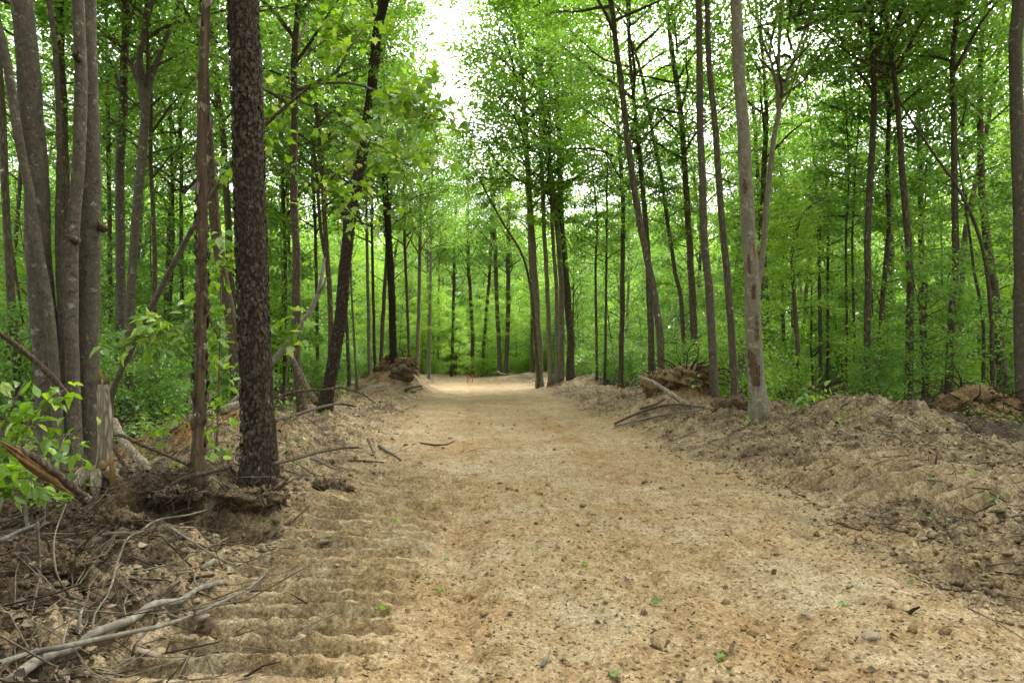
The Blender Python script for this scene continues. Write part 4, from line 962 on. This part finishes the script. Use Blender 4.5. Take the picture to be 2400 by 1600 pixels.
wood('fallen_stick', 'short pale stick at the hollow in the left bank', [(240, 1256), (265, 1252), (300, 1250)], 9, 5, B_GRAYSTICK, 'stick', lifts=[.05, .05, .05])
wood('fallen_stick', 'grey bent stick rising at the left picture edge', [(-4, 1272), (40, 1252), (88, 1232)], 11, 9, B_GRAYSTICK, 'stick', lifts=[.05, .08, .1])
wood('fallen_stick', 'grey upright stick near the left picture edge', [(58, 1170, 5.3), (60, 1200, 5.2), (66, 1240, 5.1)], 9, 9, B_GRAYSTICK, 'stick')
wood('fallen_stick', 'thin bare twig standing in the brush at lower left', [(96, 1415), (92, 1330), (88, 1225)], 9, 6, B_ROUGH, 'stick', lifts=[0, .12, .35])
wood('fallen_stick', 'bowed thin twig arching up in the brush at lower left', [(205, 1430), (255, 1385), (278, 1310), (300, 1262), (335, 1245)], 6, 4, B_TWIG, 'stick', lifts=[.05, .12, .2, .22, .2])
wood('fallen_stick', 'tall thin twig curving up at lower left brush', [(160, 1395), (132, 1340), (128, 1260), (155, 1180)], 5, 3, B_TWIG, 'stick', lifts=[.02, .12, .2, .3])
wood('fallen_stick', 'grey short stick leaning onto the thick corner branch', [(180, 1485), (186, 1455), (192, 1430)], 8, 6, B_GRAYSTICK, 'stick', lifts=[.06, .1, .12])
wood('fallen_stick', 'dark root-like stick on the bare soil above the corner branches', [(445, 1362), (490, 1352), (540, 1345)], 10, 6, ROOT, 'stick')
wood('fallen_stick', 'dark curved twig below the crossing corner branches', [(310, 1540), (315, 1515), (345, 1480)], 6, 4, ROOT, 'stick', lifts=[0, .03, .08])
wood('fallen_log', 'weathered grey log with splintered end leaning on the root heap', [(1497, 884, 15.2), (1530, 896, 15.1), (1565, 918, 15.0), (1600, 942, 14.9), (1622, 956, 14.8)], 9, 14, B_DEAD, 'log', 12, .2)
wood('fallen_branch', 'long dark branch at the foot of the root heap', [(1440, 995), (1500, 968), (1570, 950), (1650, 956)], 6, 5, B_ROUGH, lifts=[.05, .15, .2, .1])
wood('fallen_branch', 'pale thin branch lying before the big scarred trunk', [(1440, 1000), (1480, 990), (1560, 972), (1640, 962), (1662, 958)], 5, 4, B_GRAYSTICK, lifts=[.04, .06, .08, .1, .1])
wood('fallen_branch', 'brown branch stub slanting on the root heap left side', [(1500, 960), (1540, 948), (1560, 936)], 6, 4, B_ROUGH, lifts=[.1, .2, .25])
wood('fallen_log', 'upper dark log of the pair resting behind the right berm', [(1895, 912, 21), (1925, 903, 21), (1972, 890, 21)], 15, 12, B_DARK, 'log', 10, .15)
wood('fallen_log', 'lower dark log of the pair reaching to the dark straight trunk', [(1910, 930, 20.5), (1950, 914, 20.5), (2000, 905, 20.3), (2025, 908, 20.2)], 9, 8, B_DARK, 'log', 10, .15)
wood('fallen_stick', 'thin pale stick standing in the right berm', [(2193, 1088), (2196, 1065)], 5, 3, B_GRAYSTICK, 'stick', lifts=[0, .12])
wood('fallen_stick', 'dark stick lying at the right picture edge', [(2340, 1228), (2375, 1212), (2402, 1208)], 6, 5, B_DARK, 'stick')
wood('fallen_stick', 'brown tilted stub of bark on the road at lower right', [(2130, 1440), (2142, 1430), (2155, 1424)], 10, 5, ROOT, 'stick', lifts=[0, .02, .05])
wood('fallen_branch', 'bare grey branch on the low heap right of the stakes', [(1165, 870, 44), (1180, 877, 43.5), (1210, 876, 43)], 4, 3, B_GRAYSTICK)
wood('fallen_branch', 'dark knotted branch in front of the left earth heap', [(950, 918), (965, 910), (988, 906)], 8, 5, B_DARK, lifts=[.05, .15, .1])
# broken stump with a flared, splintered foot
def stump():
    q = PP((222, 1190, 6.45), (226, 1160, 6.45), (238, 1110, 6.5), (244, 1060, 6.5), (247, 980, 6.5), (243, 925, 6.5), (243, 888, 6.5))
    q[0].z = H(q[0].x, q[0].y) - .1
    base = Vector((q[0].x, q[0].y, H(q[0].x, q[0].y))); root = thing('broken_stump', 'grey deeply furrowed broken stump with flared base, left foreground', 'stump', base)
    a, b = spline(q, np.array([54, 43, 33, 31, 29, 25, 19]) * 6.5 / 3200, .03)
    T = Tubes(); T.add(a, b, 40, .16, seed=77); link('trunk', T.mesh('trunk', B_DEAD, off=base), root)
    g = random.Random(5)
    for k in range(7):      # splinters at the broken top
        a0 = g.uniform(0, 6.28); r0 = .035; top = q[-1]
        s0 = top + Vector((math.cos(a0) * r0, math.sin(a0) * r0, -.05)); s1 = s0 + Vector((g.gauss(0, .01), 0, g.uniform(.06, .16)))
        T = Tubes(); T.add(np.array([tuple(s0), tuple(s0.lerp(s1, .5)), tuple(s1)]), [.016, .012, .002], 4); link('splinter', T.mesh('splinter', WOOD, off=base), root)
    for px, py, py2, w in ((262, 1065, 1165, 7), (240, 1080, 1100, 9), (264, 1110, 1175, 6)):   # bare wood where the bark has torn off
        s0 = P(px, py, 6.38); s1 = P(px + 3, py2, 6.3)
        T = Tubes(); T.add(np.array([tuple(s0), tuple(s0.lerp(s1, .5)), tuple(s1)]), np.array([.3, 1, .6]) * w * 6.4 / 1600, 6, .2, seed=4); link('bare_wood', T.mesh('bare_wood', WOOD, off=base), root)
    for k in range(6):
        an = -2.6 + k * .8; s0 = base + Vector((math.cos(an) * .08, math.sin(an) * .08, .12)); s1 = base + Vector((math.cos(an) * .33, math.sin(an) * .33, 0)); s1.z = H(s1.x, s1.y) - .03
        T = Tubes(); T.add(np.array([tuple(s0), tuple(s0.lerp(s1, .5) + Vector((0, 0, .0))), tuple(s1)]), [.06, .045, .02], 8, .15, seed=k); link('root', T.mesh('root', B_DEAD, off=base), root)
stump()

# ---------------------------------------------------------------- uprooted root wads and root mats
def ico(sub):
    import bmesh
    bm = bmesh.new(); bmesh.ops.create_icosphere(bm, subdivisions=sub, radius=1); bm.verts.ensure_lookup_table()
    V = np.array([v.co[:] for v in bm.verts]); F = np.array([[v.index for v in f.verts] for f in bm.faces]); bm.free(); return V, F
ICO4, ICO2, ICO1 = ico(4), ico(2), ico(1)
def noise3(V, f, seed): return (pn(V[:, 0] * f + 3.1, V[:, 1] * f + V[:, 2] * f * .7, seed) + pn(V[:, 1] * f - 5.2, V[:, 2] * f + V[:, 0] * f * .6, seed + 1) + pn(V[:, 2] * f + 1.7, V[:, 0] * f - V[:, 1] * f * .5, seed + 2)) / 1.6
def root_wad(label, cx_, cy_, rx, ry, rz, mat, nroots, seed, zoff=.0, rl=.7, tilt=0.0):
    g = random.Random(seed); z0 = H(cx_, cy_) + zoff; base = Vector((cx_, cy_, z0))
    root = thing('root_wad', label, 'root wad', base)
    V = ICO4[0].copy(); n_ = .42 * noise3(V, 1.3, seed) + .26 * noise3(V, 3.2, seed + 9) + .18 * np.maximum(noise3(V, 7, seed + 14), -.2) + .09 * noise3(V, 15, seed + 18)
    V = V * (1 + n_)[:, None] * np.array([rx, ry, rz]); V[:, 0] += V[:, 2] * tilt
    zn = np.tile((.0, .35, .15, 1.0) if mat is ROOTSOIL else (.0, .0, .55, 1.0), (len(V), 1))
    link('soil', mk_mesh('soil', V, ICO4[1], EARTH, False, {'zone': ('FLOAT_COLOR', zn)}), root)
    gg = np.random.default_rng(seed); m = int(500 + 900 * rx); i = gg.choice(len(V), m); O = np.array([(1, 0, 0), (-1, 0, 0), (0, 1, 0), (0, -1, 0), (0, 0, 1), (0, 0, -1.0)])
    sc_ = (.010 + (.06 if mat is ROOTSOIL else .03) * gg.random(m) ** 4) * (.5 + rx * .7); CV = V[i][:, None] * .99 + O[None] * sc_[:, None, None] * gg.uniform(.6, 1.4, (m, 6, 3))
    F0 = np.array([(0, 2, 4), (2, 1, 4), (1, 3, 4), (3, 0, 4), (2, 0, 5), (1, 2, 5), (3, 1, 5), (0, 3, 5)])
    tag(link('clods', mk_mesh('clods', CV.reshape(-1, 3), (F0[None] + (np.arange(m) * 6)[:, None, None]).reshape(-1, 3), CLOD, False, {'zone': ('FLOAT_COLOR', np.repeat(zn[:1], 6 * m, 0)), 'tone': ('FLOAT', np.repeat(gg.random(m), 6))}), root), kind='stuff')
    for k in range(nroots):
        th = g.uniform(0, 6.28); ph = g.uniform(-.1, 1.2)
        d = Vector((math.cos(th) * math.cos(ph) * rx, math.sin(th) * math.cos(ph) * ry, math.sin(ph) * rz))
        p = d * .8; pts = [tuple(p)]; dr = (d.normalized() + rv(.5)).normalized(); L = rl * g.uniform(.3, 1.2)
        for s in range(4):
            dr = (dr + rv(.35) + Vector((0, 0, -.15))).normalized(); p = p + dr * L / 4; pts.append(tuple(p))
        r0 = g.uniform(.3, 1.0) * min(.028, .05 * rx); a, b = spline(pts, np.linspace(r0, .0015, 5), .08)
        T = Tubes(); T.add(a, b, 6, .1, seed=k); link('root', T.mesh('root', ROOT, off=None), root)
root_wad('orange-brown uprooted root and soil heap left of the roadside trunks', 4.15, 16.3, .62, .5, .28, ROOTSOIL, 80, 1, .08, .9)
root_wad('small brown soil and root lump atop the heap by the mossy trunk', 3.6, 16.9, .36, .36, .32, ROOTSOIL, 40, 2, .18, .6)
root_wad('round clay lump with roots before the slim roadside trunks', 4.35, 13.6, .34, .3, .22, simple_mat('tan_clod', (.16, .11, .06), (.36, .26, .155), 12, 1.0, .03, c2=(.46, .35, .23)), 8, 3, .06, .4)
root_wad('dark orange uprooted root wad at the far right below the thick grey trunk', 9.75, 14.3, .62, .55, .38, ROOTSOIL, 80, 4, .15, 1.0)
root_wad('brown earth and root heap beside the dark straight left trunk', -5.0, 29.8, .8, .7, .42, ROOTSOIL, 60, 5, .0, .9)
root_wad('dark tangled root lump low in front of the left earth heap', -4.6, 28.4, .45, .4, .35, DARKSOIL, 14, 6, .1, .5)
root_wad('dark fibrous root mat overhanging the hollow in the left bank', -2.3, 6.08, .26, .2, .085, DARKSOIL, 90, 7, .10, .26)
root_wad('dark root mat left of the hollow below the broken stump', -2.95, 6.05, .26, .16, .06, DARKSOIL, 90, 8, .07, .26)
root_wad('dark hairy root lump at lower left beside the brush', -2.95, 5.15, .14, .11, .10, DARKSOIL, 50, 9, .03, .2)
root_wad('dark root tangle on the left bank above the cleat prints', -1.85, 7.0, .17, .13, .08, DARKSOIL, 40, 10, .0, .16)
root_wad('dark soil lump in the bottom left corner under the branches', -2.75, 4.25, .16, .12, .10, DARKSOIL, 40, 11, .02, .22)

# ---------------------------------------------------------------- survey stakes with pink flagging
for px, lab in ((1096, 'left wooden survey stake with pink flag ribbon on the far road'), (1107, 'right wooden survey stake with pink flag ribbon on the far road')):
    b = G(px, 897); root = thing('survey_stake', lab, 'stake', b)
    T = Tubes(); T.add(np.array([(0, 0, -.1), (0, 0, .2), (.01, 0, .52)]), [.022, .022, .02], 4); link('stake', T.mesh('stake', LATH, False), root)
    V = []; F = []
    for k in range(7):
        t = k / 6; V += [(.03 + .02 * math.sin(t * 5), -.03 - .03 * math.sin(t * 4), .56 - t * .26), (-.05 - .025 * math.sin(t * 6 + 1), -.04 + .02 * t, .55 - t * .24)]
        if k: F.append((2 * k - 2, 2 * k - 1, 2 * k + 1, 2 * k))
    link('flag_ribbon', mk_mesh('flag_ribbon', np.array(V), np.array(F), PINK, True), root)

# ---------------------------------------------------------------- stones
ST = []
for k in range(6):
    V = ICO2[0].copy(); V = V * (1 + .28 * noise3(V, 1.1, 70 + k) + .12 * noise3(V, 2.8, 80 + k))[:, None]
    
    for q in range(9):
        d_ = norm(RNG.normal(0, 1, 3)); h_ = RNG.uniform(.55, .85); e_ = np.maximum(V @ d_ - h_, 0); V = V - e_[:, None] * d_
    V = V * np.array([1, .75, .5]); ST.append(mk_mesh('stone', V, ICO2[1], STONE, False))
def stone(x, y, s, label, group):
    o = link('stone', ST[rnd.randrange(6)], None, (x, y, H(x, y) + s * .12)); o.scale = (s * rnd.uniform(.8, 1.3), s, s * rnd.uniform(.7, 1.1))
    o.rotation_euler = (rnd.gauss(0, .3), rnd.gauss(0, .3), rnd.uniform(0, 6.28)); tag(o, label, 'stone', group)
for px, py, s, lab in [(478, 1450, .055, 'pale pinkish stone right of the crossing corner branches'), (350, 1535, .06, 'broken pale red-tan stone near the bottom left corner'), (430, 1530, .05, 'flat pale stone pair near the bottom left corner'),
                       (760, 1018, .09, 'flat pale stone slab on the left bank right of the big trunk'), (758, 1272, .05, 'round grey stone at the upper end of the cleat prints'), (485, 1325, .05, 'light stone below the dark hollow in the left bank'),
                       (2010, 1000, .08, 'pale stone on the left flank of the right berm heap'), (2120, 1002, .08, 'pale upright stone high on the right berm heap'), (1975, 1010, .09, 'flat tan stone low on the right berm heap'),
                       (2040, 1492, .06, 'tan clod standing on the road at lower right'), (2150, 1095, .13, 'dark-sided brown clod in the middle of the right berm'), (1932, 1028, .06, 'small pale stone at the berm edge right of scarred trunk')]:
    p = G(px, py); stone(p.x, p.y, s, lab, None)
n = 0
while n < 90:
    y = 3.0 + 12 * rnd.random() ** 1.4; x = rnd.uniform(-.72 * y, .72 * y)
    s_, dl, dr, en = edges(np.array([x]), np.array([y])); o_ = max(dl[0], dr[0])
    if o_ < -.1 and rnd.random() < .97: continue
    z = 'left' if dl[0] > dr[0] else 'right'
    if o_ < -.1: lab, gp = 'small tan stone lying loose on the packed road', 'stones on the road'
    else: lab, gp = f'small pale stone in the churned earth of the {z} bank', f'stones in the {z} bank'
    stone(x, y, rnd.uniform(.012, .034) * (1.3 if z == 'right' and o_ > 0 else 1), lab, gp); n += 1

# ---------------------------------------------------------------- loose green leaves on the road
for px, py, s, lab in [(1528, 1416, .055, 'largest green leaf lying on the road right of centre'), (1977, 1422, .05, 'pale green leaf on the road at lower right'), (1365, 1327, .045, 'pale green leaf on the road near the middle'),
                       (1020, 1180, .06, 'green leaf on the road above the cleat prints'), (895, 1434, .06, 'lobed green leaf across the cleat prints'), (2128, 1366, .04, 'dark green leaf on the road at right'),
                       (1820, 1120, .12, 'pair-like green leaf on the right side of the road'), (1012, 1002, .14, 'dark green leafy scrap on the left road margin'), (1700, 1544, .045, 'dark green leaf near the bottom right of centre'),
                       (1258, 1283, .035, 'small green leaf on the road left of the pale leaf'), (1025, 1385, .04, 'green leaf on the pale soil right of the cleat prints'), (1430, 1585, .045, 'curled brown-green leaf at the bottom edge'),
                       (1050, 1310, .03, 'tiny green leaf right of the upper cleat prints'), (935, 1225, .04, 'small pale green leaf at the upper cleat prints'), (2180, 1130, .06, 'green leaf scrap on the right berm slope')]:
    p = G(px, py); o = link('fallen_leaf', MAPLE_L[(len(lab) * 3) % 4], None, p + Vector((0, 0, .012))); o.scale = (s * 1.4,) * 3
    o.rotation_euler = (rnd.gauss(0, .25), rnd.gauss(0, .25), rnd.uniform(0, 6.28)); tag(o, lab, 'leaf')

# ---------------------------------------------------------------- uncountable: clods, chips, leaf litter, twigs, ground cover
def scatter_pts(n, ymax, p=1.5, xs=.8, y0=2.4):
    y = y0 + (ymax - y0) * RNG.random(n) ** p; x = RNG.uniform(-1, 1, n) * (xs * y + .6); return x, y
def clods(name, n, ymax, smin, smax, keep, seed):
    x, y = scatter_pts(n, ymax); s, dl, dr, en = edges(x, y); off = np.maximum(dl, dr)
    k = RNG.random(n) < keep(off, x, y); x, y, off = x[k], y[k], off[k]; m = len(x)
    z = hgt(x, y)
    V0, F0 = ICO1 if smax > .02 else (np.array([(1, 0, 0), (-1, 0, 0), (0, 1, 0), (0, -1, 0), (0, 0, 1), (0, 0, -1.0)]), np.array([(0, 2, 4), (2, 1, 4), (1, 3, 4), (3, 0, 4), (2, 0, 5), (1, 2, 5), (3, 1, 5), (0, 3, 5)]))
    q = len(V0); sc = smin + (smax - smin) * RNG.random(m) ** 2.5
    J = V0[None] * (1 + RNG.normal(0, .30, (m, q, 1))) * (np.array([1, 1, .65]) * RNG.uniform(.65, 1.35, (m, 1, 3)))
    a = RNG.uniform(0, 6.28, m); ca, sa = np.cos(a)[:, None], np.sin(a)[:, None]
    Vx = (J[:, :, 0] * ca - J[:, :, 1] * sa) * sc[:, None] + x[:, None]; Vy = (J[:, :, 0] * sa + J[:, :, 1] * ca) * sc[:, None] + y[:, None]; Vz = J[:, :, 2] * sc[:, None] + (z + sc * .3)[:, None]
    F = (F0[None] + (np.arange(m) * q)[:, None, None]).reshape(-1, 3)
    zn = np.repeat(zones(x, y), q, 0); tone = np.repeat(RNG.random(m), q)
    o = link(name, mk_mesh(name, np.stack([Vx, Vy, Vz], -1).reshape(-1, 3), F, CLOD, False, {'zone': ('FLOAT_COLOR', zn), 'tone': ('FLOAT', tone)})); tag(o, kind='stuff')
    return o
tag(clods('gravel', 56000, 13, .004, .014, lambda o, x, y: np.where(o < 0, .5, .8) * (1 - .8 * cleats(x, y)), 1), 'fine loose soil grit over the dirt road')
tag(clods('rubble', 23000, 22, .008, .040, lambda o, x, y: np.where(o < -.3, .05 + .08 * (x < -.6), np.where(o < 4, .85, .25)) * (1 - .85 * cleats(x, y)), 2), 'loose clods of earth along both road banks')
def litter(name, n, ymax, keep, smin, smax, tmpl, label, lift=.01):
    x, y = scatter_pts(n, ymax, 1.4); s, dl, dr, en = edges(x, y); off = np.maximum(dl, dr)
    k = RNG.random(n) < keep(off, x, y); x, y = x[k], y[k]; m = len(x)
    C = np.stack([x, y, hgt(x, y) + lift], 1); a = RNG.uniform(0, 6.28, m)
    D = np.stack([np.cos(a), np.sin(a), RNG.normal(0, .35, m)], 1); U = norm(np.array([0, 0, 1.0]) + RNG.normal(0, .45, (m, 3)))
    V, F, tn = leaf_arrays(C, D, U, RNG.uniform(smin, smax, m), np.where(off[k] < -.2, .45 + .55 * RNG.random(m), RNG.random(m) ** 1.2), tmpl)
    o = link(name, mk_mesh(name, V, F, LITTER, False, {'tone': ('FLOAT', tn)})); tag(o, label, kind='stuff')
litter('leaf_litter', 42000, 30, lambda o, x, y: np.clip(.03 + .5 * (o - .3), .015, 1) * (1 - .8 * cleats(x, y)) + .8 * ((x < -1.9) & (y < 7)), .025, .075, KITE, 'brown dead leaves littering the banks and forest floor')
litter('wood_chips', 80000, 30, lambda o, x, y: np.clip(.22 + .35 * (o + .6), .10, .9) * (1 - .6 * cleats(x, y)), .012, .05, (KITE[0] * np.array([1, .35, 1]), KITE[1]), 'shredded wood chips scattered over road and banks')
def twig_litter(n, seed):
    r = random.Random(seed); T = Tubes(); c = 0
    while c < n:
        y = 3.0 + 25 * r.random() ** 1.7; x = r.uniform(-.78, .78) * y
        s, dl, dr, en = edges(np.array([x]), np.array([y])); o = max(dl[0], dr[0])
        corner = x < -1.9 and y < 7
        if o < -.3 and r.random() > .012 or (not corner and o < 1 and r.random() > .35): continue
        l = r.uniform(.12, .6) * (1.3 if corner else 1); a = r.uniform(0, 6.28); b = a + r.gauss(0, .4); up = r.choice((0, 0, .1, .35)) * l
        x1, y1 = x + math.cos(a) * l * .5, y + math.sin(a) * l * .5; x2, y2 = x1 + math.cos(b) * l * .5, y1 + math.sin(b) * l * .5
        hh = hgt(np.array([x, x1, x2]), np.array([y, y1, y2])); w = r.uniform(.002, .007)
        T.add(np.array([(x, y, hh[0] + .01), (x1, y1, hh[1] + .015 + up * .5), (x2, y2, hh[2] + .01 + up)]), [w, w * .8, w * .4], 4, cap=False); c += 1
    return T
tag(link('twig_litter', twig_litter(1700, 3).mesh('twig_litter', B_TWIG)), 'fine dead twigs strewn over the banks', kind='stuff')
tag(link('root_fibres', twig_litter(900, 4).mesh('root_fibres', ROOT)), 'dark root fibres strewn through the churned banks', kind='stuff')
def cover():
    m = 26000
    y = 9 + 50 * RNG.random(m) ** 1.3; x = RNG.uniform(-1, 1, m) * (.8 * y + 1); s, dl, dr, en = edges(x, y); off = np.maximum(np.maximum(dl, dr), en)
    k = (off > 2.8) & (fbm(x, y, .6, 2, 120) > -.15) & ((y > 12) | (x < -5)); x, y = x[k], y[k]; m = len(x)
    rep = 2; x = np.repeat(x, rep) + RNG.normal(0, .1, m * rep); y = np.repeat(y, rep) + RNG.normal(0, .1, m * rep); m *= rep
    C = np.stack([x, y, hgt(x, y) + RNG.uniform(.03, .35, m) * RNG.random(m)], 1); a = RNG.uniform(0, 6.28, m)
    D = np.stack([np.cos(a), np.sin(a), RNG.normal(0, .3, m)], 1); U = norm(np.array([0, 0, 1.0]) + RNG.normal(0, .4, (m, 3)))
    V, F, tn = leaf_arrays(C, D, U, RNG.uniform(.04, .11, m), RNG.uniform(0, .85, m), KITE)
    o = link('undergrowth', mk_mesh('undergrowth', V, F, LEAF, False, {'tone': ('FLOAT', tn)})); tag(o, 'low green ground cover under the trees', kind='stuff')
cover()

def far_woods():
    m = 140000
    az = RNG.uniform(-.80, .80, m); d = 96 + 26 * RNG.random(m)
    x = np.sin(az) * d; y = np.cos(az) * d
    top = 23 + 6 * fbm(az * 40, 0 * az, 1.0, 3, 140)
    z = top * RNG.random(m) ** 1.15
    k = pn(az * 55, z * .5, 141) + .5 * pn(az * 120, z * 1.1, 142) > -.45 - .4 * (z < 5)
    x, y, z = x[k], y[k], z[k]; m = len(x); a = RNG.uniform(0, 6.28, m)
    D = np.stack([np.cos(a), np.sin(a), RNG.normal(-.2, .3, m)], 1); U = norm(np.array([0, 0, 1.0]) + RNG.normal(0, .5, (m, 3)))
    V, F, tn = leaf_arrays(np.stack([x, y, z], 1), D, U, RNG.uniform(.6, 1.2, m), RNG.uniform(.0, .85, m), KITE)
    tag(link('far_woods', mk_mesh('far_woods', V, F, LEAF_Y, False, {'tone': ('FLOAT', tn)})), 'distant wood closing the view behind the trees', kind='stuff')  # lighter leaf green puts the distant brightness into the colour
far_woods()

# torn bark on the big grey trunk at the right road edge
def scar(root, pp, rr, base, z0, z1, th, half, seed, mat):
    g = np.random.default_rng(seed); nz, na = 14, 9; V = []; hz = pp[:, 2] - base.z
    for i in range(nz):
        t = i / (nz - 1); z = z0 + (z1 - z0) * t + g.normal(0, .01); w = half * (math.sin(math.pi * (.05 + .9 * t)) ** .5) * g.uniform(.25, 1.2); th = th + g.normal(0, .10 * half)
        c = np.array([np.interp(z, hz, pp[:, 0]), np.interp(z, hz, pp[:, 1])]); R0 = np.interp(z, hz, rr)
        for j in range(na):
            u = j / (na - 1) * 2 - 1; a = th + w * u; edge = 1 - abs(u) ** 3
            r1 = R0 * (1.045 + .05 * edge + .012 * g.normal()); V.append((c[0] + math.cos(a) * r1 - base.x, c[1] + math.sin(a) * r1 - base.y, z))
    i = np.arange(nz - 1)[:, None] * na; j = np.arange(na - 1)[None, :]
    F = np.stack([i + j, i + j + 1, i + na + j + 1, i + na + j], -1).reshape(-1, 4)
    tag(link('bark_scar', mk_mesh('bark_scar', np.array(V), F, mat, True), root), 'brown patch of torn bark')
for o in list(COL.objects):
    if o.get('label', '').startswith('big pale grey trunk'):
        tr = [c for c in o.children if c.name.startswith('trunk')][0]
        co = np.array([v.co[:] for v in tr.data.vertices])[:-2].reshape(-1, 14 if o.location.y >= 14 else 28, 3)
        pp = co.mean(1) + np.array(tuple(o.location)); rr = np.linalg.norm(co - co.mean(1)[:, None], axis=2).mean(1)
        d = o.location.y
        for px, y0, y1, da, hf, m_, sd in ((1768, 905, 818, 0, .75, B_SNAG, 1), (1776, 800, 740, .5, .45, B_ROUGH, 2), (1768, 705, 668, .2, .4, B_SNAG, 3), (1756, 645, 600, -.2, .3, B_ROUGH, 4), (1768, 605, 570, .7, .25, WOOD, 5), (1748, 460, 425, 0, .5, B_ROUGH, 6)):
            scar(o, pp, rr, o.location, P(px, y0, d).z - o.location.z, P(px, y1, d).z - o.location.z, -math.pi / 2 - .4 + da, hf, sd, m_)

# knots and old branch stubs on the left clump
for lab, spots in (('thick straight grey-brown trunk, rightmost', ((236, 530, .02), (214, 230, .0), (205, 640, .0))), ('thick smooth grey trunk nearest', ((98, 690, 0), (84, 730, 0), (60, 300, 0))), ('medium grey trunk of the left', ((170, 560, 0), (176, 130, 0)))):
    for o in list(COL.objects):
        if o.get('label', '').startswith(lab):
            for px, py, e in spots:
                c = P(px, py, o.location.y - .10); c2 = c + Vector((rnd.gauss(0, .03) + e, -.07, .03))
                T = Tubes(); T.add(np.array([tuple(c + Vector((0, .08, -.02))), tuple(c), tuple(c2)]), [.055, .04, .018], 9, .2, seed=int(px)); link('knot', T.mesh('knot', B_DARK, off=o.location), o)
